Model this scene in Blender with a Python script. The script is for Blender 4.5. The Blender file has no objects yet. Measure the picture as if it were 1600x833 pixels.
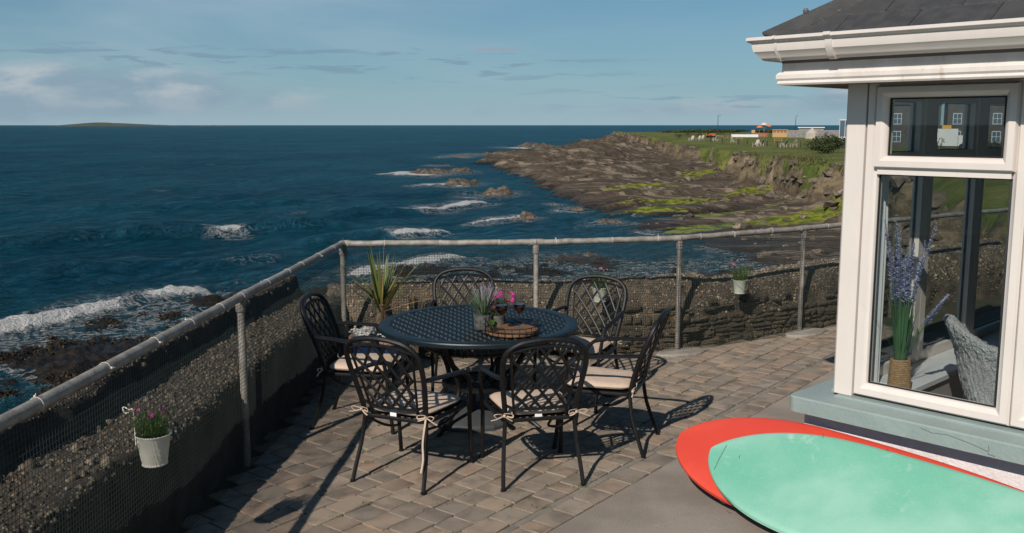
import bpy, bmesh, math, random
import numpy as np
from mathutils import Vector, Matrix
SC = bpy.context.scene
R = math.radians
rng = np.random.default_rng(7)
random.seed(11)

# ------------------------------------------------------------------ camera, sky, sun, exposure
CAM_H = 2.15
cam = bpy.data.cameras.new('camera'); co = bpy.data.objects.new('camera', cam)
SC.collection.objects.link(co)
co.location = (0, 0, CAM_H); co.rotation_euler = (R(90 - 8.33), 0, 0)
cam.sensor_width = 36; cam.lens = 33.95; cam.clip_start = 0.05; cam.clip_end = 90000
SC.camera = co
SUN_AZ, SUN_EL = 206.5, 37.0        # clockwise from +Y, degrees
sl = bpy.data.lights.new('sun', 'SUN'); so = bpy.data.objects.new('sun', sl); SC.collection.objects.link(so)
sl.energy = 5.0; sl.angle = R(0.53); sl.color = (1.0, 0.93, 0.84)
sdir = Vector((math.sin(R(SUN_AZ)) * math.cos(R(SUN_EL)), math.cos(R(SUN_AZ)) * math.cos(R(SUN_EL)), math.sin(R(SUN_EL))))
so.rotation_euler = sdir.to_track_quat('Z', 'Y').to_euler()
SC.view_settings.view_transform = 'Standard'; SC.view_settings.look = 'None'
SC.view_settings.exposure = 0.0; SC.view_settings.gamma = 1.0
SC.view_settings.use_curve_mapping = False

class NT:
    """small node-tree helper"""
    def __init__(s, tree): s.t = tree; s.n = tree.nodes; s.l = tree.links
    def new(s, typ, **kw):
        nd = s.n.new(typ)
        for k, v in kw.items(): setattr(nd, k, v)
        return nd
    def put(s, sock, v):
        if isinstance(v, bpy.types.NodeSocket): s.l.new(v, sock)
        elif isinstance(v, (tuple, list)) and len(v) == 3 and sock.type == 'RGBA': sock.default_value = (*v, 1)
        else: sock.default_value = v
    def math(s, op, a, b=0.0, c=0.0, clamp=False):
        nd = s.new('ShaderNodeMath', operation=op, use_clamp=clamp)
        s.put(nd.inputs[0], a); s.put(nd.inputs[1], b); s.put(nd.inputs[2], c)
        return nd.outputs[0]
    def mix(s, f, a, b, blend='MIX'):
        nd = s.new('ShaderNodeMix', data_type='RGBA', blend_type=blend)
        s.put(nd.inputs[0], f); s.put(nd.inputs[6], a); s.put(nd.inputs[7], b)
        return nd.outputs[2]
    def noise(s, vec, scale, detail=4.0, rough=.55, dist=0.0):
        nd = s.new('ShaderNodeTexNoise')
        if vec is not None: s.l.new(vec, nd.inputs['Vector'])
        nd.inputs['Scale'].default_value = scale; nd.inputs['Detail'].default_value = detail
        nd.inputs['Roughness'].default_value = rough; nd.inputs['Distortion'].default_value = dist
        return nd.outputs['Fac']
    def smooth(s, v, a, b, lo=0.0, hi=1.0):
        nd = s.new('ShaderNodeMapRange', interpolation_type='SMOOTHSTEP')
        s.put(nd.inputs[0], v); nd.inputs[1].default_value = a; nd.inputs[2].default_value = b
        nd.inputs[3].default_value = lo; nd.inputs[4].default_value = hi
        return nd.outputs[0]
    def scalevec(s, vec, x, y, z):
        nd = s.new('ShaderNodeVectorMath', operation='MULTIPLY'); s.l.new(vec, nd.inputs[0])
        nd.inputs[1].default_value = (x, y, z); return nd.outputs[0]

W = bpy.data.worlds.new('World'); SC.world = W; W.use_nodes = True
def build_world():
    k = NT(W.node_tree); k.n.clear()
    STR = 0.05
    out = k.new('ShaderNodeOutputWorld'); bg = k.new('ShaderNodeBackground')
    bg.inputs['Strength'].default_value = STR
    k.l.new(bg.outputs[0], out.inputs[0])
    sky = k.new('ShaderNodeTexSky', sky_type='NISHITA')
    sky.sun_disc = False; sky.sun_elevation = R(SUN_EL); sky.sun_rotation = R(SUN_AZ)
    sky.air_density = 1.0; sky.dust_density = 0.6; sky.ozone_density = 1.0; sky.altitude = 10
    tc = k.new('ShaderNodeTexCoord'); sep = k.new('ShaderNodeSeparateXYZ'); k.l.new(tc.outputs['Generated'], sep.inputs[0])
    az = k.math('MULTIPLY', k.math('ARCTAN2', sep.outputs[0], sep.outputs[1]), 57.2958)
    el = k.math('MULTIPLY', k.math('ARCSINE', sep.outputs[2]), 57.2958)
    def vec(a, b, off=0.0):
        c = k.new('ShaderNodeCombineXYZ'); k.l.new(k.math('MULTIPLY', az, a), c.inputs[0]); k.l.new(k.math('MULTIPLY', el, b), c.inputs[1])
        c.inputs[2].default_value = off; return c.outputs[0]
    def blob(a0, e0, wa, we):
        x = k.math('DIVIDE', k.math('SUBTRACT', az, a0), wa); y = k.math('DIVIDE', k.math('SUBTRACT', el, e0), we)
        d = k.math('ADD', k.math('MULTIPLY', x, x), k.math('MULTIPLY', y, y))
        return k.math('EXPONENT', k.math('MULTIPLY', d, -1.0))
    def L(c): return tuple(v / STR for v in c)
    col = k.mix(1.0, sky.outputs[0], SKY_TINT, 'MULTIPLY')
    # pale band of thin haze-cloud towards the horizon
    f = k.math('MULTIPLY', k.math('EXPONENT', k.math('MULTIPLY', k.math('ABSOLUTE', el), -0.15)), 0.80)
    col = k.mix(f, col, L((.38, .51, .59)))
    # thin veil, stronger on the left
    v = k.smooth(k.noise(vec(.035, .16, 3.0), 1.0, 5, .55, .6), .40, .74)
    v = k.math('MULTIPLY', v, k.smooth(az, 14.0, -24.0, .22, .62))
    col = k.mix(v, col, L((.37, .49, .57)))
    # low cumulus bank on the left horizon
    n1 = k.noise(vec(.22, .62, 8.0), 1.0, 7, .58, .25)
    m = k.math('ADD', blob(-21.0, 1.75, 9.0, 1.45), k.math('MULTIPLY', blob(-31.0, 1.6, 8.0, 1.7), .8))
    m = k.math('ADD', m, k.math('MULTIPLY', blob(-6.0, .75, 9.0, .55), .40))
    m = k.math('ADD', m, k.math('MULTIPLY', blob(11.0, .95, 9.0, .7), .6))
    m = k.math('ADD', m, k.math('MULTIPLY', blob(19.0, 1.7, 3.2, 1.0), .75))
    c1 = k.smooth(k.math('ADD', m, k.math('MULTIPLY', k.math('SUBTRACT', n1, .5), 1.25)), .25, .85)
    lit = k.math('MULTIPLY', k.smooth(k.noise(vec(.22, .62, 8.35), 1.0, 7, .58, .25), .40, .64), k.smooth(el, .3, 2.4, .25, 1.0))
    cc = k.mix(lit, L((.25, .345, .44)), L((.50, .535, .565)))
    col = k.mix(k.math('MULTIPLY', c1, .72), col, cc)
    # slate-blue thin streaks
    s1 = k.noise(vec(.26, 2.3, 21.0), 1.0, 5, .55, .4)
    band = k.math('ADD', blob(-18.0, 3.7, 13.0, .75), k.math('MULTIPLY', blob(0.0, 3.2, 12.0, 1.3), .50))
    band = k.math('ADD', band, k.math('MULTIPLY', blob(12.0, 1.3, 12.0, .8), .5))
    s = k.smooth(k.math('MULTIPLY', k.smooth(s1, .46, .66), band), .14, .62)
    col = k.mix(k.math('MULTIPLY', s, .72), col, L((.20, .31, .41)))
    # long flat cloud high in the middle
    n3 = k.noise(vec(.25, 1.1, 33.0), 1.0, 6, .55, .4)
    t = k.math('ADD', blob(9.0, 7.35, 5.0, .42), k.math('MULTIPLY', k.math('SUBTRACT', n3, .5), .9))
    t = k.math('ADD', t, k.math('MULTIPLY', blob(-0.7, 4.35, 1.8, .16), 1.0))
    col = k.mix(k.math('MULTIPLY', k.smooth(t, .34, .78), .75), col, L((.30, .37, .45)))
    # below the horizon: plain dark
    k.l.new(col, bg.inputs['Color'])
SKY_TINT = (.33, .84, 1.16)
build_world()

# ------------------------------------------------------------------ numpy noise
def _hash(ix, iy, seed):
    h = (ix.astype(np.int64) * 374761393 + iy.astype(np.int64) * 668265263 + seed * 1442695041) & 0x7fffffff
    h = ((h ^ (h >> 13)) * 1274126177) & 0x7fffffff
    return ((h ^ (h >> 16)) & 0xffff) / 65535.0
def vnoise(x, y, seed=0):
    ix = np.floor(x); iy = np.floor(y); fx = x - ix; fy = y - iy
    fx = fx * fx * fx * (fx * (fx * 6 - 15) + 10); fy = fy * fy * fy * (fy * (fy * 6 - 15) + 10)
    a = _hash(ix, iy, seed); b = _hash(ix + 1, iy, seed); c = _hash(ix, iy + 1, seed); d = _hash(ix + 1, iy + 1, seed)
    return (a + (b - a) * fx + (c - a) * fy + (a - b - c + d) * fx * fy) * 2 - 1
def fbm(x, y, seed=0, oct=4, gain=.5):
    s = 0.0; a = 1.0; t = 0.0
    for o in range(oct):
        s = s + a * vnoise(x * 2.03 ** o + 17.3 * o, y * 2.03 ** o - 9.1 * o, seed + o); t += a; a *= gain
    return s / t
def sstep(x, a, b):
    t = np.clip((x - a) / (b - a), 0, 1); return t * t * (3 - 2 * t)

# ------------------------------------------------------------------ mesh building
COL = SC.collection
def link(o, parent=None):
    COL.objects.link(o)
    if parent is not None: o.parent = parent
    return o
def tag(o, label=None, cat=None, group=None, kind=None):
    if label: o['label'] = label
    if cat: o['category'] = cat
    if group: o['group'] = group
    if kind: o['kind'] = kind
    return o
def empty(name, loc=(0, 0, 0), rz=0.0, label=None, cat=None, group=None):
    o = bpy.data.objects.new(name, None); o.empty_display_size = .1
    o.location = loc; o.rotation_euler = (0, 0, rz); link(o); return tag(o, label, cat, group)
def dup(root, loc=None, rz=None, label=None, scale=None):
    r = root.copy(); link(r)
    if loc is not None: r.location = loc
    if rz is not None: r.rotation_euler = (0, 0, rz)
    if scale is not None: r.scale = (scale,) * 3
    if label: r['label'] = label
    for ch in list(root.children):
        c = ch.copy(); link(c, r)
        for g in list(ch.children):
            q = g.copy(); link(q, c)
    return r

class MB:
    def __init__(s): s.v = []; s.f = []
    def add(s, vs, fs):
        b = len(s.v); s.v.extend([tuple(map(float, p)) for p in vs]); s.f.extend([tuple(i + b for i in f) for f in fs])
    def box(s, x0, x1, y0, y1, z0, z1):
        s.add([(x0, y0, z0), (x1, y0, z0), (x1, y1, z0), (x0, y1, z0), (x0, y0, z1), (x1, y0, z1), (x1, y1, z1), (x0, y1, z1)],
              [(3, 2, 1, 0), (4, 5, 6, 7), (0, 1, 5, 4), (1, 2, 6, 5), (2, 3, 7, 6), (3, 0, 4, 7)])
    def cbox(s, x0, x1, y0, y1, z0, z1, c=.004):
        """box with its top edges chamfered"""
        s.prism([(x0, y0), (x1, y0), (x1, y1), (x0, y1)], z0, z1, c)
    def prism(s, poly, z0, z1, c=0.0):
        n = len(poly); P = [Vector((p[0], p[1])) for p in poly]
        if c > 0:
            ctr = sum(P, Vector((0, 0))) / n; inn = []
            for i in range(n):
                a, b, d = P[i - 1], P[i], P[(i + 1) % n]
                e1 = (b - a).normalized(); e2 = (d - b).normalized()
                n1 = Vector((-e1.y, e1.x)); n2 = Vector((-e2.y, e2.x)); m = n1 + n2
                m = m / max(.3, m.dot(n1)); inn.append(b + m * c)
            vs = [(*p, z0) for p in P] + [(*p, z1 - c) for p in P] + [(*p, z1) for p in inn]
            fs = [tuple(range(n - 1, -1, -1)), tuple(range(2 * n, 3 * n))]
            for k in range(2):
                for i in range(n): j = (i + 1) % n; fs.append((k * n + i, k * n + j, (k + 1) * n + j, (k + 1) * n + i))
        else:
            vs = [(*p, z0) for p in P] + [(*p, z1) for p in P]
            fs = [tuple(range(n - 1, -1, -1)), tuple(range(n, 2 * n))] + [(i, (i + 1) % n, n + (i + 1) % n, n + i) for i in range(n)]
        s.add(vs, fs)
    def tube(s, pts, r, n=8, cap=True, flat=1.0, up=None, closed=False):
        P = [Vector(p) for p in pts]; m = len(P)
        rs = r if isinstance(r, (list, tuple, np.ndarray)) else [r] * m
        T = []
        for i in range(m):
            a = P[i - 1] if (i > 0 or closed) else P[i]; b = P[(i + 1) % m] if (i < m - 1 or closed) else P[i]
            d = b - a; T.append(d.normalized() if d.length > 1e-9 else Vector((0, 0, 1)))
        u = Vector(up) if up else (Vector((0, 0, 1)) if abs(T[0].z) < .9 else Vector((1, 0, 0)))
        u = (u - T[0] * u.dot(T[0])).normalized(); vs = []; fs = []
        for i in range(m):
            if up: u = Vector(up)
            u = u - T[i] * u.dot(T[i])
            u = u.normalized() if u.length > 1e-6 else T[i].orthogonal().normalized()
            w = T[i].cross(u)
            for k in range(n):
                a = 2 * math.pi * (k + .5) / n
                vs.append(P[i] + (w * math.cos(a) + u * math.sin(a) * flat) * rs[i])
        mm = m if closed else m - 1
        for i in range(mm):
            j = (i + 1) % m
            for k in range(n): q = (k + 1) % n; fs.append((i * n + k, i * n + q, j * n + q, j * n + k))
        if cap and not closed:
            fs.append(tuple(range(n - 1, -1, -1))); fs.append(tuple((m - 1) * n + k for k in range(n)))
        s.add(vs, fs)
    def lathe(s, prof, n=24, c=(0, 0, 0), closed=False):
        m = len(prof); vs = []; fs = []
        for r, z in prof:
            for k in range(n):
                a = 2 * math.pi * k / n; vs.append((c[0] + r * math.cos(a), c[1] + r * math.sin(a), c[2] + z))
        for i in range(m if closed else m - 1):
            j = (i + 1) % m
            for k in range(n): q = (k + 1) % n; fs.append((i * n + k, i * n + q, j * n + q, j * n + k))
        if not closed:
            if prof[0][0] > 1e-6: fs.append(tuple(range(n - 1, -1, -1)))
            if prof[-1][0] > 1e-6: fs.append(tuple((m - 1) * n + k for k in range(n)))
        s.add(vs, fs)
    def sweep(s, prof, path, closed_prof=True, cap=True):
        """prof: list of (o, z); path: function i-> maps (o,z) to a 3-D point, as list of callables"""
        m = len(path); n = len(prof); vs = [path[i](o, z) for i in range(m) for (o, z) in prof]; fs = []
        for i in range(m - 1):
            for k in range(n if closed_prof else n - 1):
                q = (k + 1) % n; fs.append((i * n + k, (i + 1) * n + k, (i + 1) * n + q, i * n + q))
        if cap and closed_prof: fs.append(tuple(range(n))); fs.append(tuple((m - 1) * n + k for k in range(n - 1, -1, -1)))
        s.add(vs, fs)
    def blade(s, base, d, length, width, droop=.3, segs=5, side=None, curl=0.0):
        d = Vector(d).normalized(); p = Vector(base)
        w = side or d.cross(Vector((0, 0, 1)))
        w = Vector(w)
        w = w.normalized() if w.length > 1e-4 else Vector((1, 0, 0))
        vs = []; st = length / segs
        for i in range(segs + 1):
            t = i / segs; hw = width * .5 * (1 - t) ** .6 * (.55 + .9 * min(1, t * 3)) / 1.2 + width * .02
            up = w.cross(d); vs += [p - w * hw + up * hw * curl, p + w * hw + up * hw * curl]
            d = (d + Vector((0, 0, -droop / segs))).normalized(); p = p + d * st
        s.add(vs, [(2 * i, 2 * i + 1, 2 * i + 3, 2 * i + 2) for i in range(segs)])
    def mesh(s, name, mat=None, smooth=True, ang=35):
        me = bpy.data.meshes.new(name); me.from_pydata(s.v, [], s.f)
        for m in (mat if isinstance(mat, (list, tuple)) else [mat] if mat else []): me.materials.append(m)
        if smooth:
            me.polygons.foreach_set('use_smooth', [True] * len(me.polygons)); me.set_sharp_from_angle(angle=R(ang))
        me.update(); return me
    def build(s, name, mat=None, parent=None, smooth=True, ang=35, loc=None):
        o = bpy.data.objects.new(name, s.mesh(name, mat, smooth, ang)); link(o, parent)
        if loc is not None: o.location = loc
        return o
def meshobj(name, me, parent=None, loc=None, rz=None):
    o = bpy.data.objects.new(name, me); link(o, parent)
    if loc is not None: o.location = loc
    if rz is not None: o.rotation_euler = (0, 0, rz)
    return o
def gridmesh(name, X, Y, Z, mat, attrs=None, keep=None, smooth=True):
    """regular grid arrays (rows, cols) -> mesh, keep: boolean per quad"""
    nr, nc = X.shape; idx = np.arange(nr * nc).reshape(nr, nc)
    q = np.stack([idx[:-1, :-1], idx[:-1, 1:], idx[1:, 1:], idx[1:, :-1]], -1).reshape(-1, 4)
    if keep is not None: q = q[keep.reshape(-1)]
    used = np.zeros(nr * nc, bool); used[q.reshape(-1)] = True
    remap = np.cumsum(used) - 1; q = remap[q]
    V = np.stack([X, Y, Z], -1).reshape(-1, 3)[used]
    me = bpy.data.meshes.new(name); me.vertices.add(len(V)); me.vertices.foreach_set('co', V.astype(np.float32).ravel())
    me.loops.add(q.size); me.loops.foreach_set('vertex_index', q.astype(np.int32).ravel())
    me.polygons.add(len(q)); me.polygons.foreach_set('loop_start', np.arange(0, q.size, 4, dtype=np.int32))
    me.polygons.foreach_set('use_smooth', np.full(len(q), smooth))
    for k, a in (attrs or {}).items():
        at = me.attributes.new(k, 'FLOAT', 'POINT'); at.data.foreach_set('value', np.asarray(a, np.float32).reshape(-1)[used])
    me.materials.append(mat); me.update(calc_edges=True); me.validate()
    return me
def crom(pts, n=6, closed=False):
    """Catmull-Rom through points"""
    P = [Vector(p) for p in pts]; m = len(P); out = []
    for i in range(m if closed else m - 1):
        a = P[(i - 1) % m] if (closed or i > 0) else P[0] * 2 - P[1]; b = P[i]; c = P[(i + 1) % m]
        d = P[(i + 2) % m] if (closed or i + 2 < m) else P[-1] * 2 - P[-2]
        for k in range(n):
            t = k / n
            out.append(.5 * ((2 * b) + (c - a) * t + (2 * a - 5 * b + 4 * c - d) * t * t + (3 * b - a - 3 * c + d) * t ** 3))
    if not closed: out.append(P[-1])
    return out

# ------------------------------------------------------------------ materials
def pmat(name, c1, c2=None, scale=6.0, rough=.6, bump=0.0, bscale=60.0, metallic=0.0, spec=.5, speck=None, rand=None,
         randcols=None, det=5.0, thr=(.35, .65), rvar=0.0, coat=0.0, stretch=(1, 1, 1), trans=0.0, wear=None):
    m = bpy.data.materials.new(name); m.use_nodes = True; k = NT(m.node_tree); k.n.clear()
    out = k.new('ShaderNodeOutputMaterial'); b = k.new('ShaderNodeBsdfPrincipled'); k.l.new(b.outputs[0], out.inputs[0])
    tc = k.new('ShaderNodeTexCoord'); vec = k.scalevec(tc.outputs['Object'], *stretch)
    col = c1
    if rand or randcols:
        oi = k.new('ShaderNodeObjectInfo'); ge = k.new('ShaderNodeNewGeometry')
        rv = k.math('FRACT', k.math('ADD', oi.outputs['Random'], ge.outputs['Random Per Island']))
        if randcols:
            cr = k.new('ShaderNodeValToRGB'); cr.color_ramp.interpolation = 'LINEAR'
            for i, c in enumerate(randcols):
                e = cr.color_ramp.elements[i] if i < 2 else cr.color_ramp.elements.new(1)
                e.position = i / (len(randcols) - 1); e.color = (*c, 1)
            k.l.new(rv, cr.inputs[0]); col = cr.outputs[0]
        ofs = k.new('ShaderNodeVectorMath', operation='ADD'); k.l.new(vec, ofs.inputs[0])
        cm = k.new('ShaderNodeCombineXYZ'); k.l.new(k.math('MULTIPLY', rv, 37.0), cm.inputs[0]); k.l.new(k.math('MULTIPLY', rv, 91.0), cm.inputs[1])
        k.l.new(cm.outputs[0], ofs.inputs[1]); vec = ofs.outputs[0]
        if rand:
            col = k.mix(k.math('MULTIPLY', rv, rand), col, tuple(v * .45 for v in c1))
    nz = k.noise(vec, scale, det)
    if c2 is not None: col = k.mix(k.smooth(nz, *thr), col, c2)
    if speck:
        col = k.mix(k.math('MULTIPLY', k.smooth(k.noise(vec, speck[1], 2, .6), speck[2], speck[2] + .08), speck[3] if len(speck) > 3 else .8), col, speck[0])
    if wear:   # (colour, scale, threshold): patchy marks
        col = k.mix(k.smooth(k.noise(vec, wear[1], 6, .65, .4), wear[2], wear[2] + .1), col, wear[0])
    k.put(b.inputs['Base Color'], col)
    if rvar: k.put(b.inputs['Roughness'], k.math('ADD', rough - rvar / 2, k.math('MULTIPLY', nz, rvar), clamp=True))
    else: b.inputs['Roughness'].default_value = rough
    b.inputs['Metallic'].default_value = metallic; b.inputs['Specular IOR Level'].default_value = spec
    b.inputs['Coat Weight'].default_value = coat
    if bump:
        bp = k.new('ShaderNodeBump'); bp.inputs['Strength'].default_value = min(1, bump); bp.inputs['Distance'].default_value = .02 if bump <= 1 else .02 * bump
        k.l.new(k.noise(vec, bscale, 6, .65), bp.inputs['Height']); k.l.new(bp.outputs[0], b.inputs['Normal'])
    if trans:
        tr = k.new('ShaderNodeBsdfTranslucent'); k.put(tr.inputs['Color'], col)
        mx = k.new('ShaderNodeMixShader'); mx.inputs[0].default_value = trans
        k.l.new(b.outputs[0], mx.inputs[1]); k.l.new(tr.outputs[0], mx.inputs[2]); k.l.new(mx.outputs[0], out.inputs[0])
    return m
def glassmat(name, tint, ior=1.5, rough=0.0, gain=1.0):
    m = bpy.data.materials.new(name); m.use_nodes = True; k = NT(m.node_tree); k.n.clear()
    out = k.new('ShaderNodeOutputMaterial'); tr = k.new('ShaderNodeBsdfTransparent'); gl = k.new('ShaderNodeBsdfGlossy')
    k.put(tr.inputs['Color'], tint); gl.inputs['Roughness'].default_value = rough
    lw = k.new('ShaderNodeLayerWeight'); lw.inputs[0].default_value = .5; f0 = ((ior - 1) / (ior + 1)) ** 2
    fr = k.math('ADD', f0, k.math('MULTIPLY', k.math('POWER', lw.outputs['Facing'], 5.0), 1 - f0))
    mx = k.new('ShaderNodeMixShader'); k.l.new(k.math('MULTIPLY', fr, gain, clamp=True), mx.inputs[0])
    k.l.new(tr.outputs[0], mx.inputs[1]); k.l.new(gl.outputs[0], mx.inputs[2]); k.l.new(mx.outputs[0], out.inputs[0])
    return m

M = {}
M['paver'] = pmat('paver_stone', (.22, .19, .16), (.155, .122, .092), 6, .92, .6, 110, speck=((.38, .34, .29), 160, .60, .6),
                  randcols=[(.225, .186, .148), (.285, .226, .17), (.325, .222, .150), (.245, .196, .154), (.30, .245, .188), (.335, .232, .161), (.228, .190, .152), (.272, .218, .167)], rand=None, thr=(.40, .70), wear=((.36, .30, .235), 11, .64))
M['mortar'] = pmat('joint_sand', (.075, .058, .038), (.045, .05, .02), 3, .95, .6, 120)
M['strip'] = pmat('mortar_strip', (.25, .215, .175), (.17, .15, .12), 5, .95, .6, 80)
M['slab'] = pmat('concrete', (.285, .243, .203), (.21, .176, .145), 1.6, .92, .45, 110, speck=((.14, .12, .10), 60, .64, .5), wear=((.32, .285, .25), 3.5, .62))
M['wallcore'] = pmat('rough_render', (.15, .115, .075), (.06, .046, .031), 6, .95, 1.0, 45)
M['wallcoreshade'] = pmat('shaded_render', (.062, .048, .032), (.026, .020, .014), 6, .95, 1.0, 45)  # rough render again, darkened so its colour carries the parapet face's shade
M['pebble'] = pmat('pebbles', (.2, .16, .12), None, 8, .85, .3, 60, randcols=[(.065, .05, .036), (.14, .108, .074), (.23, .18, .122), (.11, .086, .06), (.36, .29, .21), (.17, .132, .09), (.08, .064, .046), (.13, .104, .07)])
M['stone'] = pmat('wall_stone', (.11, .09, .06), (.055, .045, .03), 14, .92, 1.6, 30, randcols=[(.16, .125, .08), (.24, .185, .115), (.32, .24, .14), (.19, .15, .10), (.25, .19, .12)], wear=((.07, .055, .038), 12, .62), thr=(.35, .7))
M['moss'] = pmat('moss', (.05, .08, .015), (.09, .11, .03), 20, .95)
M['galv'] = pmat('galvanised_steel', (.33, .30, .265), (.22, .195, .165), 14, .62, .35, 70, metallic=.25, wear=((.17, .13, .09), 10, .66), spec=.4)
M['tie'] = pmat('pale_plastic', (.50, .47, .42), None, 5, .5)
M['net'] = pmat('net_cord', (.022, .034, .030), None, 5, .7)
M['footing'] = pmat('cement', (.31, .275, .235), (.22, .19, .155), 6, .95, .8, 60)
M['black'] = pmat('black_powdercoat', (.005, .005, .0055), (.008, .008, .0085), 30, .45, .12, 300, spec=.35)
M['tabletop'] = pmat('navy_black_coat', (.0045, .0105, .0135), (.007, .015, .019), 30, .40, .1, 260, spec=.4)
M['cushion'] = pmat('beige_cloth', (.53, .405, .315), (.48, .365, .28), 9, .95, .35, 700, spec=.2, thr=(.4, .7))
M['tag'] = pmat('white_tag', (.75, .75, .75), None, 5, .8)
M['paras'] = pmat('grey_stone_base', (.05, .053, .056), (.038, .04, .043), 8, .8, .3, 90)
M['wood'] = pmat('tray_wood', (.20, .098, .043), (.13, .06, .026), 5, .6, .25, 60, stretch=(2, 14, 2))
M['glass'] = glassmat('clear_glass', (.93, .95, .95), 1.45)
M['wine'] = pmat('red_wine', (.011, .0006, .002), None, 3, .08, spec=.6)
M['pane'] = glassmat('window_glass', (.89, .91, .905), 1.52, 0, 1.0)
M['upvc'] = pmat('white_upvc', (.64, .575, .53), (.61, .55, .505), 3, .38, .05, 30, wear=((.54, .475, .41), 3.2, .64), stretch=(2.6, 2.6, .9))
M['fascia'] = pmat('white_fascia', (.65, .59, .545), (.58, .525, .48), 2, .5, .1, 30, wear=((.50, .44, .38), 3, .60), stretch=(4, 4, .9))
M['sill'] = pmat('teal_grey_paint', (.245, .298, .288), (.222, .272, .265), 4, .62, .3, 25, wear=((.30, .35, .335), 2.2, .60))
M['housewall'] = pmat('white_masonry_paint', (.74, .68, .67), (.68, .60, .60), 3, .8, .5, 40)
M['slate'] = pmat('slate', (.036, .036, .038), (.055, .053, .052), 12, .62, .4, 40, randcols=[(.03, .03, .033), (.048, .046, .046), (.037, .037, .04)], wear=((.13, .12, .10), 18, .72))
M['hip'] = pmat('hip_slate', (.045, .043, .042), (.06, .057, .054), 12, .7, .5, 50, wear=((.30, .28, .25), 26, .64))
M['ply'] = pmat('soffit_board', (.24, .15, .09), (.15, .10, .07), 6, .8, .2, 30)
M['lead'] = pmat('grey_lead', (.10, .10, .105), None, 4, .6)
M['gasket'] = pmat('black_gasket', (.012, .012, .012), None, 4, .6)
M['interior'] = pmat('dim_interior_paint', (.30, .28, .26), (.27, .25, .23), 2, .8)
M['floorwood'] = pmat('dark_floor', (.045, .034, .027), (.03, .023, .018), 4, .5, .2, 40, stretch=(1, 12, 1))
M['innersill'] = pmat('white_inner_sill', (.62, .62, .63), (.58, .58, .59), 3, .45)
M['fleece'] = pmat('grey_fleece', (.62, .62, .62), (.45, .45, .46), 60, .98, 1.6, 75, spec=.1)
M['rope'] = pmat('jute_rope', (.46, .29, .145), (.33, .20, .10), 60, .9, .8, 200)
M['lavstem'] = pmat('lavender_stem', (.035, .085, .055), (.06, .13, .05), 8, .7, randcols=[(.04, .11, .08), (.07, .17, .07), (.05, .13, .10)], trans=.15)
M['lavflower'] = pmat('lavender_flower', (.30, .30, .50), None, 8, .8, randcols=[(.46, .46, .70), (.68, .68, .86), (.56, .55, .80)], trans=.2)
M['red'] = pmat('red_foam_board', (.66, .072, .042), (.59, .058, .034), 2.5, .40, .15, 120, wear=((.50, .055, .035), 5, .66))
M['redrail'] = pmat('red_board_rail', (.45, .04, .025), (.40, .035, .02), 3, .6, .15, 90, speck=((.06, .03, .02), 130, .62, .5))
M['mint'] = pmat('mint_foam_board', (.29, .53, .42), (.15, .425, .305), 1.5, .42, .2, 200, coat=.12, thr=(.34, .66), speck=((.32, .55, .44), 70, .58, .30), wear=((.33, .54, .44), 3.0, .61))
M['scuff'] = pmat('dark_scuff', (.04, .06, .05), None, 4, .8)
M['bucketw'] = pmat('cream_enamel', (.55, .53, .45), (.45, .42, .34), 9, .5, .15, 40, wear=((.28, .20, .12), 12, .70))
M['bucketg'] = pmat('sage_enamel', (.36, .39, .31), (.30, .325, .26), 9, .5, .15, 40)
M['render_dark'] = pmat('dark_grey_render', (.085, .078, .070), (.065, .06, .055), 1.5, .9)
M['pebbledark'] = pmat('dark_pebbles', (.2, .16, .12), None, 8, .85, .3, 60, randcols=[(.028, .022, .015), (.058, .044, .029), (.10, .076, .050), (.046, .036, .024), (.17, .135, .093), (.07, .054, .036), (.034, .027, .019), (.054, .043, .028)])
M['soil'] = pmat('soil', (.03, .022, .015), (.05, .038, .026), 30, .95, .8, 80)
M['leaf'] = pmat('leaf_green', (.06, .12, .02), None, 8, .6, randcols=[(.035, .08, .015), (.075, .14, .025), (.11, .17, .035), (.05, .10, .03)], trans=.25)
M['leafg'] = pmat('grey_green_leaf', (.14, .20, .11), None, 8, .65, randcols=[(.09, .15, .07), (.19, .26, .15), (.14, .20, .13), (.10, .16, .05)], trans=.2)
M['pink'] = pmat('pink_petal', (.62, .02, .26), None, 8, .7, randcols=[(.55, .012, .24), (.70, .035, .33)], trans=.3)
M['palepink'] = pmat('pale_pink_petal', (.66, .22, .34), None, 8, .7, randcols=[(.60, .16, .28), (.70, .30, .40)], trans=.3)
M['purple'] = pmat('purple_petal', (.22, .06, .42), None, 8, .7, trans=.3)
M['lilac'] = pmat('lilac_petal', (.27, .20, .33), None, 8, .7, randcols=[(.24, .17, .30), (.36, .27, .40)], trans=.2)
M['white'] = pmat('white_petal', (.72, .70, .66), None, 8, .8, randcols=[(.62, .60, .56), (.78, .76, .72)], trans=.2)
M['yucca'] = pmat('yucca_leaf', (.09, .12, .025), None, 6, .5, randcols=[(.05, .085, .015), (.11, .135, .03), (.15, .15, .045), (.075, .105, .02)], trans=.2, stretch=(1, 1, 1))
M['dryleaf'] = pmat('dry_leaf', (.55, .29, .10), (.45, .23, .08), 10, .8, trans=.2)
M['bark'] = pmat('palm_bark', (.15, .105, .06), (.08, .055, .035), 25, .95, 1.0, 60)
M['bluepot'] = pmat('blue_glaze', (.012, .05, .14), (.01, .035, .10), 6, .3, .1, 30)
M['terracotta'] = pmat('terracotta', (.30, .17, .11), (.22, .12, .08), 10, .85, .4, 60)
M['zinc'] = pmat('ribbed_glass_pot', (.075, .075, .072), (.15, .15, .145), 22, .45, .6, 50, metallic=.2)

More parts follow.
